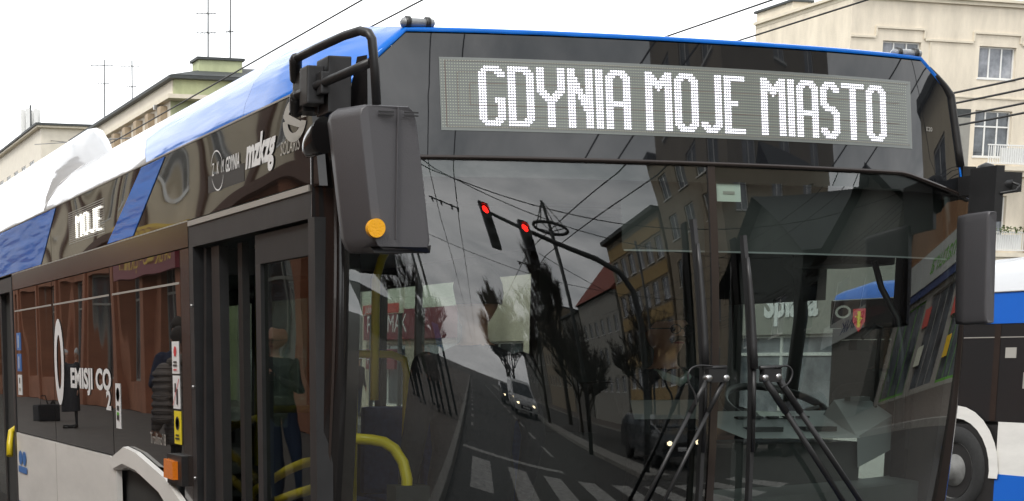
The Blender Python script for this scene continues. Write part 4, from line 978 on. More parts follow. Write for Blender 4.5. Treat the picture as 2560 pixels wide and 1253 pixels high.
# ---- wipers
def onW(x, z, d=.045): return (x, S(x, z)-d, z)
def wiper(blade, arms, head, loop):
    (xa, za), (xm, zm), (xb, zb) = blade
    pts = [onW(xa+(xm-xa)*t_/6, za+(zm-za)*t_/6, .03) for t_ in range(7)]+[onW(xm+(xb-xm)*t_/6, zm+(zb-zm)*t_/6, .03) for t_ in range(1, 7)]
    w_ = MB().loft([[(p[0]-.006, p[1]-.012, p[2]), (p[0]+.007, p[1]-.014, p[2]), (p[0]+.004, p[1]+.015, p[2]), (p[0]-.004, p[1]+.015, p[2])] for p in pts], smooth=False, cap=True).build('wiper', 'satin_black', BUS)
    sp = MB().tube([onW(xa+(xm-xa)*t_/6, za+(zm-za)*t_/6, .05) for t_ in range(1, 7)], .011, 8, rs=[.005, .009, .012, .013, .014, .014]); sp.build('wiper_spine', 'satin_black', w_)
    fr_ = MB()
    for t_ in (.3, .5): p = onW(xm+(xb-xm)*t_, zm+(zb-zm)*t_, .05); fr_.tube([onW(xm, zm, .05), p], .007, 6)
    fr_.build('wiper_link', 'satin_black', w_)
    for (a, b, m_, r_) in arms:
        a3, b3 = onW(*a, .075), onW(*b, .055); mid = tuple(a3[i]*.22+b3[i]*.78 for i in range(3)); m3 = tuple(a3[i]*.75+b3[i]*.25 for i in range(3)); m3_ = (m3[0], min(m3[1], S(m3[0], m3[2])-.03), m3[2])
        ar = MB().tube([a3, m3_], r_*1.25, 8).tube([m3_, b3], r_, 8).build('wiper_arm', m_, w_)
        MB().lathe(a3, 1, [(.001, -.014), (.011, -.014), (.013, .0), (.013, .012)], 14).build('pivot_nut', 'steel', ar)
    hx, hz = head
    MB().box((hx-.035, S(hx, hz)-.085, hz-.035), (hx+.035, S(hx, hz)-.055, hz+.01)).tube([(hx-.045, S(hx, hz)-.07, hz+.014), (hx+.04, S(hx, hz)-.07, hz+.016)], .008, 8).build('wiper_head', 'satin_black', w_)
    lp = [Vector((*p, 0)) for p in loop]
    for _ in range(2): lp = [lp[0]]+[q for a_, b_ in zip(lp[:-1], lp[1:]) for q in (a_.lerp(b_, .25), a_.lerp(b_, .75))]+[lp[-1]]
    MB().tube([onW(p.x, p.y, .08) for p in lp], .0036, 6).build('washer_hose', 'satin_black', w_)
wiper(((.019, 2.203), (.052, 1.69), (.058, 1.10)),
      [((.045, 1.654), (-.19, 1.18), 'satin_black', .007), ((.114, 1.654), (-.115, 1.18), 'satin_black', .007)], (.08, 1.675),
      [(.06, 1.695), (.0, 1.70), (-.035, 1.68), (-.035, 1.64), (-.005, 1.60), (.0, 1.56)])
wiper(((.218, 2.151), (.249, 1.685), (.267, 1.10)),
      [((.275, 1.654), (.72, 1.17), 'satin_black', .010), ((.329, 1.658), (.82, 1.16), 'satin_black', .010)], (.305, 1.675),
      [(.32, 1.69), (.37, 1.70), (.395, 1.675), (.38, 1.635), (.345, 1.62)])
# paper pass inside the glass
g = MB(); grid(g, .146, .243, 2.272, 2.338, 4, 4, .012); b = g.build('paper_pass', 'paper', BUS)
g = MB(); grid(g, .17, .218, 2.298, 2.308, 4, 1, .010); g.build('print', 'decal_grey', b)

# ---- cab interior
MB().add([(.48, .36, 1.42), (.99, .36, 1.417), (1.09, .72, 1.512), (.70, .72, 1.513), (.40, .72, 1.513)], [(0, 1, 2, 3, 4)]).build('dashboard', 'dash_grey', BUS)
MB().box((.45, .40, .95), (1.02, .70, 1.40)).build('dash_body', 'interior_dark', BUS)
MB().add([(1.033, .60, 1.558), (1.172, .60, 1.573), (1.235, .50, 1.498), (.99, .38, 1.419), (1.0, .62, 1.50), (1.235, .50, 1.36), (1.0, .38, 1.30)], [(0, 1, 2, 3), (0, 3, 4), (3, 2, 5, 6)]).build('instrument_hood', 'dash_grey', BUS)
MB().add([(.12, .60, 1.563), (.455, .60, 1.563), (.455, .56, 1.49), (.12, .56, 1.49)], [(0, 1, 2, 3)]).build('dash_side', 'interior_grey', BUS)
for i_ in range(5): MB().box((.60+.07*i_, .60, 1.487), (.645+.07*i_, .63, 1.491+.004)).build('switch', 'interior_dark', BUS)
for i_ in range(2): MB().box((.56+.24*i_, .44, 1.441), (.70+.24*i_, .50, 1.4585)).build('air_vent', 'interior_dark', BUS)
MB().box((1.06, .53, 1.555), (1.15, .57, 1.572)).build('instrument_edge', 'interior_grey', BUS)
MB().add([(.72, .62, 1.492), (.84, .60, 1.487), (.86, .68, 1.509), (.74, .70, 1.513)], [(0, 1, 2, 3)]).build('paper_sheet', 'paper', BUS)
sw = MB(); c_ = Vector((1.03, .98, 1.515)); rs = []
pts = [c_+Vector((.225*cos(2*pi*k/28), .21*sin(2*pi*k/28), .09*sin(2*pi*k/28))) for k in range(29)]
sw.tube(pts, .017, 8, cap=False).tube([c_+Vector((-.2, 0, 0)), c_+Vector((0, .02, -.05)), c_+Vector((.2, 0, 0))], .014, 6).tube([c_+Vector((0, .02, -.05)), c_+Vector((0, -.15, -.5))], .035, 8)
sw.build('steering_wheel', 'satin_black', BUS)
g = MB(); grid(g, -.206, 1.27, 2.10, 2.37, 30, 6, .06); g.build('sun_blind', 'interior_dark', BUS)
MB().box((1.05, .62, 2.095), (1.30, .95, 2.19)).box((1.12, .61, 2.10), (1.18, .62, 2.112)).build('overhead_unit', 'interior_grey', BUS, bevel=.012)
g = MB(); grid(g, -.206, 1.27, 2.095, 2.101, 30, 1, .05); g.build('blind_rail', 'dash_grey', BUS)
MB().tube([(1.112, .5, 2.10), (1.15, .5, 2.0), (1.21, .47, 1.88), (1.225, .45, 1.75), (1.229, .45, 1.45)], .012, 8, rs=[.012, .012, .013, .014, .022]).build('microphone_arm', 'satin_black', BUS)
MB().tube([(1.19, .55, 1.5), (1.19, .55, 1.78), (1.16, .5, 1.84), (1.10, .46, 1.85), (1.04, .45, 1.80)], .008, 8).box((.995, .42, 1.755), (1.05, .47, 1.795)).build('reading_lamp', 'satin_black', BUS)
MB().box((.14, 1.45, .36), (.18, 1.50, 2.1)).box((.14, 1.47, .36), (.45, 1.49, 1.4)).build('cab_partition', 'interior_dark', BUS)
MB().box((.48, 1.58, .9), (.98, 1.72, 1.62)).box((.48, 1.2, .85), (.98, 1.6, .98)).build('driver_seat', 'interior_dark', BUS, bevel=.03)
MB().tube([(1.27, 1.3, 1.2), (1.27, 1.2, 1.9), (1.22, 1.15, 2.08), (1.15, 1.15, 2.14)], .03, 8).build('cab_door_pillar', 'rubber', BUS)
MB().box((-.42, 1.46, .36), (-.395, 1.485, 2.36)).build('grab_pole', 'ceiling_grey', BUS)
def rail(pts, r=.018): return MB().tube(pts, r, 10).build('handrail', 'yellow_rail', BUS)
rail([(-.93, .95, 1.415), (-.83, .9, 1.408), (-.79, .87, 1.40), (-.755, .85, 1.375), (-.73, .82, 1.325), (-.72, .8, 1.26), (-.72, .8, 1.05)], .022)
MB().box((-.78, .76, .9), (-.64, .86, 1.235)).build('rail_base', 'interior_dark', BUS)
rail([(-.63, 1.4, 1.55), (-.63, 1.4, 2.05), (-.60, 1.42, 2.13), (-.55, 1.45, 2.2)])
rail([(-.60, 1.7, 1.743), (-.44, 1.7, 1.742), (-.38, 1.7, 1.72), (-.365, 1.7, 1.66), (-.365, 1.7, .4)], .017)
rail([(-.95, 1.9, 1.50), (-.62, 1.9, 1.50)], .017)
rail([(-1.0, 2.06, 1.086), (-1.0, 1.888, 1.144), (-1.0, 1.653, 1.204), (-1.0, 1.431, 1.261), (-1.0, 1.222, 1.301), (-1.0, 1.072, 1.319), (-1.0, .85, 1.32)], .020)
rail([(-1.0, 2.3, 1.40), (-1.0, 2.175, 1.423), (-1.0, 1.9, 1.46), (-1.0, 1.85, 1.46)], .016)
rail([(-1.0, 1.75, 1.07), (-1.0, 1.594, 1.117), (-1.0, 1.322, 1.168), (-1.0, 1.07, 1.21)], .02)
MB().box((-.83, 1.5, 2.02), (-.70, 1.62, 2.3)).build('ticket_validator', 'sign_orange', BUS, bevel=.01) if False else None
seat_proto = None
def seat(x, y):
    return MB().box((x-.22, y, .78), (x+.22, y+.42, .86)).box((x-.22, y+.40, .86), (x+.22, y+.48, 1.42)).build('seat', 'seat_fabric', BUS, bevel=.03)
for (x, y) in ((-.9, 3.0), (.9, 2.6), (.9, 3.6), (-.9, 4.2), (.9, 4.6), (-.9, 5.2), (.4, 4.6)): seat(x, y)
for y in (2.4, 4.0, 5.8): rail([(-.35, y, .4), (-.35, y, 2.36)], .017)

# ------------------------------------------------------------------ people
def limb(mb, pts, rads, n=12, mi=0):
    P = [Vector(p) for p in pts]; mb.tube(P, 0, n, mi, True, rads); mb.sphere(P[0], rads[0], n, mi); mb.sphere(P[-1], rads[-1], n, mi)
def person(name_label, loc, rz, h=1.74, coat='cloth_black', legs='cloth_black', hair='hair_dark', cap=None, arms='down', seated=False, group=None, skirt=False, puffy=False, glasses=False, moustache=False, bag=None, hood=False, male=True, camera_=False, lean=0, grey=False):
    t = thing('person', loc, name_label, 'person', group, rz)
    k = h/1.74; b = MB(); segs = []
    def V(x, y, z): return Vector((x*k, y*k, z*k))
    def add(lab, pts, rads, n=12):
        limb(b, pts, [r*k for r in rads], n); segs.append((lab, [Vector(p) for p in pts], max(rads)*k))
    # faces -y
    zo = 0
    hipz = .93; L_ = []
    wsh = .19 if male else .165; pf = 1.22 if puffy else 1.06
    # torso as stacked elliptical rings
    rings = []
    for z, a, c, y in ((.86, .165, .115, .0), (.95, .172, .12, .0), (1.06, .155, .108, 0), (1.18, .165, .115, -.005), (1.30, .19, .122, -.005), (1.38, .195, .11, 0), (1.44, .15, .085, .01), (1.48, .065, .065, .01)):
        rings.append([V(a*pf*cos(2*pi*q/20), y+c*pf*sin(2*pi*q/20), z) for q in range(20)])
    b.loft(rings, cap=True); segs.append(('coat', [V(0, 0, .88), V(0, 0, 1.42)], .16))
    add('skin', [V(0, .01, 1.44), V(0, 0, 1.55)], [.055, .05])
    # head: jaw, skull, nose, ears
    b.sphere(V(0, .012, 1.655), .1*k, 16, 0, (.80, .98, 1.12)); b.sphere(V(0, -.028, 1.595), .07*k, 14, 0, (.80, .80, .95)); b.sphere(V(0, -.095, 1.628), .016*k, 8, 0, (.9, 1.1, 1.5))
    b.sphere(V(0, -.078, 1.665), .035*k, 8, 0, (1.6, .6, .5))
    for sgn in (-1, 1): b.sphere(V(.080*sgn, .015, 1.635), .022*k, 8, 0, (.4, .8, 1.4))
    segs.append(('skin', [V(0, 0, 1.58), V(0, 0, 1.72)], .1))
    for sgn in (-1, 1):
        if seated:
            hip, kn, an = V(.09*sgn, 0, .92), V(.13*sgn, -.42, .95), V(.13*sgn, -.50, .50); toe = an+V(0, -.16, -.05)
        else:
            st = .05*sgn; hip, kn, an = V(.09*sgn, 0, .92), V(.10*sgn, -.01+st*.6, .50), V(.105*sgn, .02+st, .085); toe = an+V(.01*sgn, -.17, -.045)
        add('legs', [hip, kn], [.088, .058]); add('legs', [kn, an], [.056, .040]); add('shoe', [an+V(0, .02, -.03), toe], [.045, .038])
        sh = V(wsh*sgn*pf, .0, 1.39)
        if arms == 'down' or (arms == 'mixed' and sgn < 0): el, wr = V((wsh+.05)*sgn*pf, .02, 1.12), V((wsh+.05)*sgn*pf, -.06, .87)
        elif arms == 'wheel': el, wr = V((wsh+.06)*sgn, -.18, 1.16), V((wsh-.02)*sgn, -.44, 1.2)
        else: el, wr = V((wsh+.06)*sgn*pf, -.08, 1.14), V(.07*sgn, -.27, 1.27)
        add('coat', [sh, el], [.058*pf, .046*pf]); add('coat', [el, wr], [.047*pf, .034*pf])
        d = (wr-el).normalized(); side_ = Vector((-sgn, 0, 0)); side_ = (side_-d*side_.dot(d)).normalized(); pal = d.cross(side_)
        pc = wr+d*.05*k; add('skin', [wr, pc+d*.02*k], [.026, .034], 10)
        for q, ln in enumerate((.065, .075, .070, .055)):
            o = pc+d*.03*k+pal*(q-1.5)*.019*k; add('skin', [o, o+d*ln*.55*k+side_*.006*k, o+d*ln*.85*k+side_*.03*k], [.0095, .009, .008], 7)
        add('skin', [pc-pal*.03*k, pc-pal*.052*k+d*.02*k+side_*.012*k, pc-pal*.05*k+d*.05*k+side_*.025*k], [.012, .010, .009], 7)
    if puffy or skirt:
        rings = [[V(a*cos(2*pi*q/20), c*sin(2*pi*q/20), z) for q in range(20)] for z, a, c in (((.70, .225, .165), (.85, .23, .17), (1.0, .205, .15), (1.2, .19, .14)) if not skirt else ((.38, .25, .19), (.6, .235, .175), (.85, .205, .15), (1.1, .18, .13)))]
        b.loft(rings, cap=True); segs.append(('coat', [V(0, 0, .80 if puffy else .45), V(0, 0, 1.2)], .2))
    if puffy:
        for sgn in (-1, 1):
            for q in range(7):
                z = 1.36-q*.07; b.sphere(V((wsh+.02+.005*q)*sgn*pf, .0, z), .082*k, 10, 0, (1, 1.1, .55))
        for q in range(8):
            z = 1.40-q*.085; b.loft([[V(.215*(1-abs(dz)*9)*cos(2*pi*m_/18), .155*(1-abs(dz)*9)*sin(2*pi*m_/18), z+dz) for m_ in range(18)] for dz in (-.04, -.02, 0, .02, .04)], cap=True)
    o = b.build('body', ['skin', coat, legs, 'rubber'], t, local=True)
    md = o.modifiers.new('r', 'REMESH'); md.mode = 'VOXEL'; md.voxel_size = .0115; md.use_smooth_shade = True
    sm = o.modifiers.new('s', 'SMOOTH'); sm.iterations = 2; sm.factor = .5
    dg = bpy.context.evaluated_depsgraph_get(); dg.update(); me = bpy.data.meshes.new_from_object(o.evaluated_get(dg)); o.modifiers.clear(); old = o.data; o.data = me; bpy.data.meshes.remove(old); me.name = 'body'
    while len(me.materials): me.materials.pop()
    for mm in ('skin', coat, legs, 'rubber'): me.materials.append(M[mm])
    idx = {'skin': 0, 'coat': 1, 'legs': 2, 'shoe': 3}
    S_ = [(idx[l], pts, r) for l, pts, r in segs]
    for p in me.polygons:
        c = p.center; best = (9, 0)
        for i_, pts, r in S_:
            for u, v in zip(pts[:-1], pts[1:]):
                dd = v-u; tt = max(0, min(1, (c-u).dot(dd)/max(dd.length_squared, 1e-9))); q = (c-(u+dd*tt)).length/max(r, .01)
                if q < best[0]: best = (q, i_)
        mi = best[1]
        if c.z > 1.475*k and abs(c.x) < .13*k: mi = 0
        elif c.z > .9*k and mi == 2 and not seated: mi = 1
        if skirt and .38*k < c.z < 1.0*k: mi = 1 if mi != 0 else 0
        p.material_index = mi; p.use_smooth = True
    # hair / cap / face
    hb = MB(); n = 14; rs = []
    for i_ in range(7):
        th = pi*.60*i_/6; rs.append([V(.094*max(sin(th), .01)*cos(2*pi*q/n), .022+.116*max(sin(th), .01)*sin(2*pi*q/n), 1.668+.124*cos(th)+(.045 if (sin(2*pi*q/n) < -.3 and i_ > 3) else 0)*(i_-3)/3) for q in range(n)])
    hb.loft(rs)
    if hair: hb.build('hair', hair, t, local=True)
    if cap:
        cb = MB(); rs = []
        for i_ in range(6): th = pi*.5*i_/5; rs.append([V(.098*max(sin(th), .01)*cos(2*pi*q/n), .012+.118*max(sin(th), .01)*sin(2*pi*q/n), 1.675+.115*cos(th)) for q in range(n)])
        cb.loft(rs); cb.add([V(-.07, -.09, 1.69), V(.07, -.09, 1.69), V(.05, -.17, 1.68), V(-.05, -.17, 1.68)], [(0, 1, 2, 3)]); cb.build('cap', cap, t, local=True)
    e = MB()
    for sgn in (-1, 1): e.sphere(V(.033*sgn, -.083, 1.642), .0105*k, 8)
    e.build('eyes', 'decal_black', t, local=True)
    MB().loft([[V(x, -.093+abs(x)*.3, 1.585+dz) for x in (-.026, -.012, .0, .012, .026)] for dz in (-.004, .004)], closed=False).build('mouth', 'sign_maroon', t, local=True)
    if moustache: MB().tube([V(-.045, -.083, 1.592), V(-.02, -.100, 1.604), V(.02, -.100, 1.604), V(.045, -.083, 1.592)], .011*k, 8).build('moustache', 'hair_dark', t, local=True)
    if glasses:
        gb = MB()
        for sgn in (-1, 1): gb.tube([V(.035*sgn+.027*cos(2*pi*q/12), -.103, 1.642+.019*sin(2*pi*q/12)) for q in range(13)], .0025, 5, cap=False).tube([V(.062*sgn, -.1, 1.645), V(.085*sgn, .01, 1.645)], .0025, 5)
        gb.tube([V(-.01, -.103, 1.645), V(.01, -.103, 1.645)], .0025, 5).build('glasses', 'satin_black', t, local=True)
    if hood: MB().tube([V(.15*cos(a), .03+.10*sin(a), 1.46+.03*sin(a)) for a in [pi*q/10-.3 for q in range(13)]], .05*k, 8).build('fur_collar', 'fur', t, local=True)
    if camera_:
        c = thing('camera', Vector(loc)+Vector((0, 0, 1.27*k)), 'black camera held up in front of the chest of the man by the terracotta wall', 'camera', rz=rz)
        MB().box((-.07, -.36, -.045), (.07, -.28, .05)).build('camera_body', 'satin_black', c, local=True, bevel=.008); MB().lathe((0, -.36, 0), 1, [(.001, -.09), (.032, -.09), (.036, 0), (.04, .0)], 16).build('lens', 'satin_black', c, local=True)
    return t
drv = person('driver with glasses and moustache in a pale shirt collar sitting at the wheel', (.735, 1.40, .17), .15, 1.78, 'cloth_black', 'cloth_black', arms='wheel', seated=True, glasses=True, moustache=True)
MB().add([(-.12, -.10, 1.46), (0, -.15, 1.38), (.12, -.10, 1.46), (.09, -.02, 1.52), (0, -.075, 1.47), (-.09, -.02, 1.52)], [(0, 1, 4, 5), (1, 2, 3, 4)]).build('collar', 'shirt_pale', drv, local=True) if False else MB().tube([(-.075, -.02, 1.50), (-.06, -.075, 1.475), (0, -.10, 1.45), (.06, -.075, 1.475), (.075, -.02, 1.50)], .02, 6, rs=[.012, .02, .022, .02, .012]).build('collar', 'shirt_pale', drv, local=True)
person('dark clothed passenger standing inside behind the windscreen with short hair', (-.43, .84, .30), pi, 1.74, 'cloth_black', 'cloth_black')
person('old woman in a long black coat and pale headscarf mirrored beside the white zero', (-6.15, 30.0, .118), 1.1, 1.62, 'cloth_black', 'cloth_black', hair='hair_grey', skirt=True, male=False)
person('man in a grey taupe quilted jacket with fur collar seen from behind', (-3.52, 10.7, .118), 2.6, 1.78, 'cloth_taupe', 'cloth_black', puffy=True, hood=True)
person('tall man in a navy coat standing behind the quilted jacket', (-4.05, 12.7, .118), .4, 1.9, 'cloth_navy', 'cloth_black', arms='mixed')
person('man in dark jacket and jeans raising a camera by the door', (-4.6, 11.2, .118), .7, 1.78, 'cloth_black', 'cloth_jeans', hair=None, arms='up', glasses=True, camera_=True)
for i, (x, y, a, ct, lab) in enumerate(((-3.4, -13.6, 2.8, 'cloth_black', 'pedestrian in a black coat, nearest of the group on the pavement'), (-2.9, -14.6, 2.5, 'cloth_olive', 'pedestrian in an olive jacket among the group on the pavement'), (-3.9, -14.9, 3.3, 'cloth_navy', 'pedestrian in a navy coat at the wall side of the group'), (-2.5, -13.2, 2.9, 'cloth_taupe', 'pedestrian in a taupe coat closest to the kerb'))):
    person(lab, (x, y, .118), a, 1.72+.04*(i % 2), ct, 'cloth_black', group='pedestrians on the pavement ahead', male=i % 2 == 0)
person('distant pedestrian in a pale cap across the street', (14.2, 41.5, .118), .5, 1.7, 'cloth_black', 'cloth_jeans', cap='decal_white')
t = thing('handbag', (-6.3, 34.2, .118), 'black shopping bag standing on the pavement left of the old woman', 'bag')
MB().box((-6.6, 33.9, .118), (-6.0, 34.3, .5)).build('bag_body', 'cloth_black', t, bevel=.05)
MB().tube([(-6.45, 34.1, .48), (-6.4, 34.1, .7), (-6.2, 34.1, .7), (-6.15, 34.1, .48)], .015, 6).build('handle', 'cloth_black', t)

# ------------------------------------------------------------------ second bus
B2 = thing('articulated_bus', (11.1, 13.4, 0), 'second blue and white bus crossing behind on the far lane at the right', 'bus')
bx = 9.9
def b2(name, y0, y1, z0, z1, m, off=0, parent=B2): return MB().box((bx-off, y0, z0), (bx+.05, y1, z1)).build(name, m, parent)
MB().box((bx+.05, 1.2, .25), (12.4, 13.1, 2.40)).build('body', 'interior_dark', B2)
b2('skirt', 1.2, 10.2, .5, 1.06, 'cream_paint'); b2('skirt_stripe', 1.2, 10.2, .12, .5, 'blue_flat', .002)
MB().prism([(13.1, .62), (13.0, 1.02), (12.2, 1.07), (11.6, .5), (11.6, .3), (13.0, .3)], 0, bx-.003, bx+.05).build('skirt_corner', 'cream_paint', B2)
g = MB()
for k in range(16):
    a0, a1 = R(-10+200*k/16), R(-10+200*(k+1)/16)
    g.add([(bx-.02, 10.85+r_*cos(a)*-1, .50+max(-.05, r_*sin(a))) for r_, a in ((.72, a0), (.72, a1), (.58, a1), (.58, a0))], [(0, 1, 2, 3)])
g.build('wheel_arch_trim', 'cream_paint', B2)
b2('wheel_housing', 10.2, 11.55, .12, 1.02, 'rubber', -.004)
wheel(B2, (bx-.02, 10.85, .50), .50, .28, m='rim_grey')
b2('window_band', 1.2, 13.2, 1.06, 2.10, 'tinted_dark', -.002)
for y in (3.2, 5.1, 7.0, 8.9, 10.25, 12.1): b2('window_post', y, y+.09, 1.07, 2.10, 'brown_trim', .004)
b2('hinge_line', 1.3, 13, 1.955, 1.965, 'seam_light', .003); b2('upper_panel', 11.2, 13.25, 2.105, 2.44, 'gloss_black', .003); b2('blue_stripe', 1.2, 11.2, 2.105, 2.44, 'blue_flat', .003)
g = MB(); g.loft([[(x, y, z) for x, z in ((bx, 2.445), (bx+.1, 2.62), (bx+.4, 2.83-dz), (11, 2.9-dz), (12.0, 2.8-dz), (12.4, 2.445))] for y, dz in ((1.2, 0), (10.0, 0), (11.0, .02), (11.5, .15))], closed=False).build('roof_fairing', 'white_paint', B2)
g = MB(); g.loft([[(x, y, z) for x, z in ((bx, 2.442), (bx+.02, 2.60-dz), (bx+.12, 2.65-dz), (12.0, 2.64-dz), (12.4, 2.442))] for y, dz in ((11.3, 0), (12.6, 0), (13.2, .1))], closed=False).build('roof_panel', 'blue_flat', B2)
ts = b2('side_indicator', 11.9, 12.1, .93, 1.0, 'orange_lens', .03)
MB().tube([(bx-.01, y, 2.44) for y in (1.3, 13.2)], .008, 4).build('roof_trim', 'seam_light', B2)
g = MB().add([(bx-.008, 12.68+a, 2.20+b) for a, b in ((-.12, .13), (.12, .13), (.12, -.02), (0, -.15), (-.12, -.02))], [(0, 1, 2, 3, 4)]); cc = g.build('city_crest', 'decal_red', B2)
MB().add([(bx-.010, 12.68+a, 2.2+b) for a, b in ((-.03, -.09), (.03, -.09), (.03, .1), (-.03, .1))], [(0, 1, 2, 3)]).add([(bx-.012, 12.68+a, 2.2+b) for a, b in ((-.07, -.0), (.07, .03), (.07, .05), (-.07, .02))], [(0, 1, 2, 3)]).build('sword_mark', 'decal_yellow', cc)
g = MB()
for k in range(24):
    a0, a1 = 2*pi*k/24, 2*pi*(k+1)/24; g.add([(bx-.006, 13.0+r_*cos(a)*1.2, 2.3+r_*.6*sin(a)) for r_, a in ((.13, a0), (.13, a1), (.09, a1), (.09, a0))], [(0, 1, 2, 3)])
g.build('emblem', 'decal_grey', B2)
b2('sticker', 10.0, 10.16, 1.74, 1.85, 'decal_grey', .004)
text_on(MB(), 'R', lambda a, c: (bx-.006, 9.9-a*1.6, 1.42+c), .25).build('lettering', 'decal_grey', B2)

# ------------------------------------------------------------------ overhead wires
def wire(pts, label, group='overhead trolley wires', r=.012): return tag(MB().tube(pts, r, 5, cap=False).build('overhead_wire', 'wire'), label, 'wire', group)
for x, lab, x2 in ((4.25, 'left wire of the pair crossing the sky beside the mirror arm', 2.9), (4.95, 'right wire of the pair crossing the sky beside the mirror arm', 3.5), (9.0, 'left wire of the pair over the centre of the display roof', 9.0), (10.1, 'right wire of the pair over the centre of the display roof', 10.1)):
    wire([(x2+1, -90, 5.7), (x2+.3, -40, 5.8), (x2, -14, 5.85), (x, 2, 6.0), (x, 40, 6.0), (x, 90, 6.0)] if x2 < 4 else [(x, -24, 6.1), (x, 2, 6.0), (x, 40, 6.0), (x, 90, 6.0)], lab)
for z, lab in ((5.57, 'topmost of the four thin wires in front of the cream block'), (5.42, 'second of the four thin wires in front of the cream block'), (5.23, 'third of the four thin wires in front of the cream block'), (5.10, 'lowest of the four thin wires in front of the cream block')):
    wire([(14, 22, z), (14, 15.4, z-.03), (14, 8, z), (14, -20, z+.05)], lab, 'wires in front of the cream block', .016)
for i, (p, q) in enumerate((((-9.0, -9, 6.6), (18, -17, 7.6)), ((-9.0, -11, 6.3), (18.5, -10, 7)), ((-9, -20, 6.8), (19, -21, 7.2)), ((-9, 1, 6.8), (19.6, -7, 6.8)), ((3.5, -15, 6.1), (18.8, -30, 8.0)))):
    m_ = Vector(p).lerp(Vector(q), .5)-Vector((0, 0, .5)); m1 = Vector(p).lerp(Vector(q), .25)-Vector((0, 0, .38)); m2 = Vector(p).lerp(Vector(q), .75)-Vector((0, 0, .38))
    wire([p, m1, m_, m2, q], ['span wire from the terracotta house to the gabled house roof', 'span wire above the traffic light arm', 'farther span wire over the mirrored street', 'span wire close ahead of the bus', 'diagonal feeder wire towards the ochre block'][i], 'span wires mirrored in the windscreen', .014)
for x, lab in ((-.35, 'trolley wire left above the bus lane'), (.35, 'trolley wire right above the bus lane')):
    wire([(x, -3, 5.9), (x, -14, 5.8), (x+.6, -40, 5.8), (x+1.5, -90, 5.6)], lab, 'trolley wires above the bus lane', .014)
for i, (x, y) in enumerate(((-.1, -12.2), (3.2, -16.0))):
    h = thing('wire_hanger', (x, y, 5.8), ['wire crossing with insulators above the bus lane', 'wire crossing with insulators above the oncoming lane'][i], 'wire hanger')
    g = MB().tube([(x-.5, y, 5.84), (x+.5, y, 5.84)], .02, 6)
    for dx in (-.4, -.1, .25, .45): g.tube([(x+dx, y-.15, 5.80), (x+dx, y+.15, 5.80)], .035, 6)
    g.build('insulator', 'wire', h)
# thin stays above the bus left background
wire([(16, 116, 17.0), (16, 60, 9.5)], 'slack cable from the white block towards the bus roof', 'cables at the far left', .02)
wire([(15, 100, 14.6), (8, 40, 7.6)], 'lower slack cable at the far left', 'cables at the far left', .02)

# ------------------------------------------------------------------ traffic light mast, poles
t = thing('traffic_light_mast', (4.6, -9.9, .12), 'curved grey traffic light mast with a long arm mirrored in the windscreen', 'traffic light')
MB().tube([(4.6, -9.9, .12), (4.6, -9.9, 3.6), (4.52, -9.9, 4.3), (4.25, -9.92, 4.72), (3.7, -9.95, 4.95), (2.4, -10.1, 5.22), (.9, -10.3, 5.5)], .07, 10, rs=[.10, .085, .08, .075, .07, .055, .04]).build('mast', 'pole_grey', t)
for i, x in enumerate((1.0, 2.0)):
    z1 = 5.62-.13*i; y = -10.2
    hd = MB().box((x-.14, y-.12, z1-1.0), (x+.14, y+.12, z1)).build('signal_head', 'satin_black', t, bevel=.05)
    for q in range(3):
        zc = z1-.18-.32*q
        MB().lathe((x, y+.12, zc), 1, [(.001, .02), (.065, .012), (.082, 0)], 18).build('lamp', 'red_lamp' if q == 0 else 'lens_dark', hd)
        g = MB(); rs = [[(x+.1*cos(a), y+.12+dd, zc+.1*sin(a)) for a in [pi*m_/10 for m_ in range(11)]] for dd in (0, .16)]
        g.loft(rs, closed=False).build('visor', 'satin_black', hd)
t = thing('ring_street_lamp', (3.7, -13.2, .12), 'tall post topped by a ring held by stays', 'street lamp')
MB().tube([(3.7, -13.2, .12), (3.7, -13.2, 7.3)], .06, 8, rs=[.09, .05]).build('post', 'pole_grey', t)
g = MB().tube([(3.7+.55*cos(2*pi*k/24), -13.2+.55*sin(2*pi*k/24), 6.5) for k in range(25)], .045, 6, cap=False)
for k in range(4): a = pi/4+k*pi/2; g.tube([(3.7, -13.2, 7.3), (3.7+.55*cos(a), -13.2+.55*sin(a), 6.5)], .018, 5).tube([(3.7, -13.2, 6.4), (3.7+.55*cos(a), -13.2+.55*sin(a), 6.5)], .015, 5)
g.build('ring', 'pole_grey', t)
def signpost(x, y, h, label, sign=True):
    t = thing('sign_post', (x, y, .118), label, 'sign post')
    MB().tube([(x, y, .118), (x, y, h)], .055, 8).build('post', 'pole_grey', t)
    if sign: MB().box((x-.3, y+.06, 1.95), (x+.05, y+.09, 2.6)).build('sign_plate', 'decal_blue', t)
    return t
signpost(-1.9, -14.2, 4.6, 'thin pole with blue plate at the kerb ahead of the bus')
signpost(-2.1, -13.2, 4.3, 'bare thin pole beside the one with the blue plate', False)
signpost(4.7, -16.5, 7.5, 'tall bare pole on the median beyond the traffic light', False)
signpost(9.2, -18.5, 8.5, 'tall pole at the far kerb before the ochre block', False)
MB
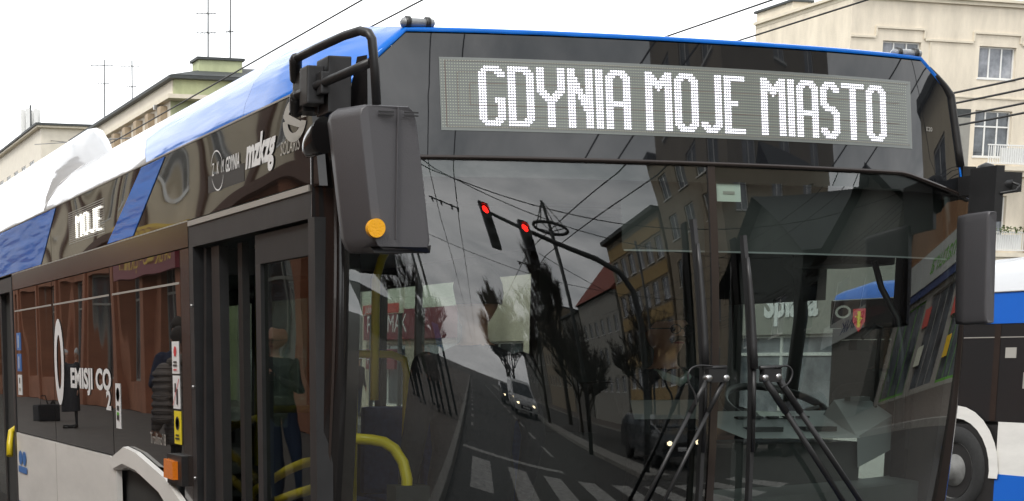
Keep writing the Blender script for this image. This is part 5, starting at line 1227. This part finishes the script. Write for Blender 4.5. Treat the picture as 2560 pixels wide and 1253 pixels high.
# ------------------------------------------------------------------ trees
def tree_mesh(name, h, spread, up, seed, n=5):
    rnd = random.Random(seed); tr = MB(); cr_ = MB()
    def grow(p, d, ln, r, lev):
        mid = p+d*ln*.5+Vector([rnd.uniform(-1, 1)*ln*.05 for _ in range(3)]); q = p+d*ln
        (tr if lev < 2 else cr_).tube([p, mid, q], r, 6 if lev < 2 else 3, cap=False, rs=[r, r*.85, r*.68])
        if lev >= n:
            for _ in range(5):
                e = q+Vector([rnd.uniform(-1, 1) for _ in range(3)])*ln*.55; e.z += ln*.2; w_ = Vector([rnd.uniform(-1, 1) for _ in range(3)]).normalized()*.02
                s0 = p.lerp(q, rnd.random()); cr_.add([s0-w_, s0+w_, e], [(0, 1, 2)])
            return
        for k in range(3 if lev < 3 else 4):
            a = rnd.uniform(0, 2*pi); t_ = rnd.uniform(.45, 1) if lev else rnd.uniform(.6, 1)
            side_ = Vector((cos(a), sin(a), 0)); nd = (d*up+side_*spread*rnd.uniform(.6, 1)+Vector((0, 0, .25))).normalized()
            grow(p+d*ln*t_, nd, ln*rnd.uniform(.55, .78), r*.55, lev+1)
        grow(q, (d+Vector((rnd.uniform(-.2, .2), rnd.uniform(-.2, .2), .1))).normalized(), ln*.7, r*.6, lev+1)
    grow(Vector((0, 0, 0)), Vector((0, 0, 1)), h*.33, h*.018, 0); return tr, cr_
protos = {}
def tree(kind_, x, y, rz, s, label, group):
    t = thing('tree' if kind_ == 'round' else 'poplar_tree', (x, y, .0), label, 'tree', group, rz); t.scale = (s, s, s)
    if kind_ not in protos:
        a, b = tree_mesh(kind_, 9 if kind_ == 'round' else 13, .9 if kind_ == 'round' else .28, .8 if kind_ == 'round' else 1.2, 5 if kind_ == 'round' else 9)
        protos[kind_] = (a.build('trunk', 'bark', t, local=True, fix=False), b.build('crown', 'twig', t, local=True, fix=False))
    else:
        for o in protos[kind_]: c = o.copy(); COL.objects.link(c); c.parent = t
    return t
for i, (k_, x, y, s, lab) in enumerate((('round', 5.6, -19.5, .5, 'bare tree nearest on the median beyond the traffic light'), ('round', 6.5, -24, .66, 'second bare tree on the median'), ('round', 4.8, -27, .85, 'third bare tree on the median'), ('round', 10.2, -21, .75, 'bare tree in front of the ochre block'),
        ('poplar', 8.0, -33, .9, 'slim poplar rising over the median trees'), ('poplar', 4.6, -52, .9, 'distant poplar left of the road end'), ('round', 4.6, -44, .9, 'distant round bare tree by the road end'), ('round', 6, -62, 1.1, 'farthest bare tree on the median'), ('round', -4.5, -40, .8, 'bare tree on the near pavement far ahead'), ('round', -5.5, -24, .75, 'bare tree on the near pavement behind the pedestrians'), ('round', 36, 24, .8, 'bare tree behind the second bus roof'))):
    tree(k_, x, y, i*1.3, s, lab, 'bare street trees')
# ------------------------------------------------------------------ cars
def car(x, y, rz, label, paint, van=False, lights=True):
    t = thing('parked_car' if not lights else 'car', (x, y, 0), label, 'van' if van else 'car', None, rz)
    Lh, Wd = (2.3, .92) if van else (2.1, .86); H = 1.95 if van else 1.46
    prof = [(-Lh, .35), (-Lh, .75), (-Lh+.15, .95), (-Lh+.75, 1.12), (-Lh+1.45, H-.12), (-Lh+1.8, H), (Lh-.6, H), (Lh-.1, 1.2 if not van else H-.1), (Lh, .9), (Lh, .35)]
    rs = []
    for xx, ins in ((-Wd, .06), (-Wd+.06, 0), (Wd-.06, 0), (Wd, .06)):
        rs.append([(xx*(1-(max(0, z-1.0)*.20)), yy, z) for yy, z in prof])
    MB().loft(rs, cap=True, smooth=False).build('body', paint, t, local=True, bevel=.03)
    def gl(name, pts): return MB().add(pts, [tuple(range(len(pts)))]).build(name, 'pane_dark', t, local=True)
    k = lambda z: 1-(max(0, z-1.0)*.20)
    y0, y1 = -Lh+.80, -Lh+1.43
    gl('windscreen', [(-Wd*.88*k(1.15), y0-.03, 1.15), (Wd*.88*k(1.15), y0-.03, 1.15), (Wd*.84*k(H), y1-.03, H-.16), (-Wd*.84*k(H), y1-.03, H-.16)])
    for sgn in (-1, 1):
        gl('side_glass', [(sgn*(Wd*k(1.12)+.008), -Lh+1.0, 1.12), (sgn*(Wd*k(1.12)+.008), Lh-.4, 1.12), (sgn*(Wd*k(H-.15)+.008), Lh-.7, H-.15), (sgn*(Wd*k(H-.15)+.008), -Lh+1.6, H-.15)])
        for yy in (-Lh+.85, Lh-.8):
            MB().lathe((sgn*(Wd+.01), yy, .33), 0, [(.001, sgn*.0), (.2, sgn*.0), (.33, -sgn*.03), (.33, -sgn*.2), (.001, -sgn*.2)], 20).build('wheel', 'tyre', t, local=True)
        MB().sphere((sgn*.62, -Lh-.005, .72), .085, 10, sc=(1.3, .4, .8)).build('headlight', 'headlamp_on' if lights else 'clear_lens', t, local=True)
        MB().box((sgn*(Wd+.02), -Lh+1.15, 1.05), (sgn*(Wd+.18), -Lh+1.25, 1.2)).build('wing_mirror', paint, t, local=True)
    MB().box((-.45, -Lh-.015, .45), (.45, -Lh+.02, .65)).build('grille', 'rubber', t, local=True)
    MB().box((-.26, -Lh-.03, .5), (.26, -Lh-.016, .61)).build('number_plate', 'decal_white', t, local=True)
    return t
car(3.2, -30, pi, 'white van with lit headlamps coming towards the bus', 'car_white', True)
car(2.9, -38, pi, 'small dark car with lit headlamps far down the street', 'car_dark')
car(6.7, -13.2, pi, 'dark car with lit headlamps on the far carriageway', 'car_dark')
car(9.4, -17.5, pi, 'silver car behind the dark one on the far carriageway', 'car_silver')
car(11.6, -10.5, 0, 'dark car parked at the far kerb by the gabled house', 'car_dark', False, False)
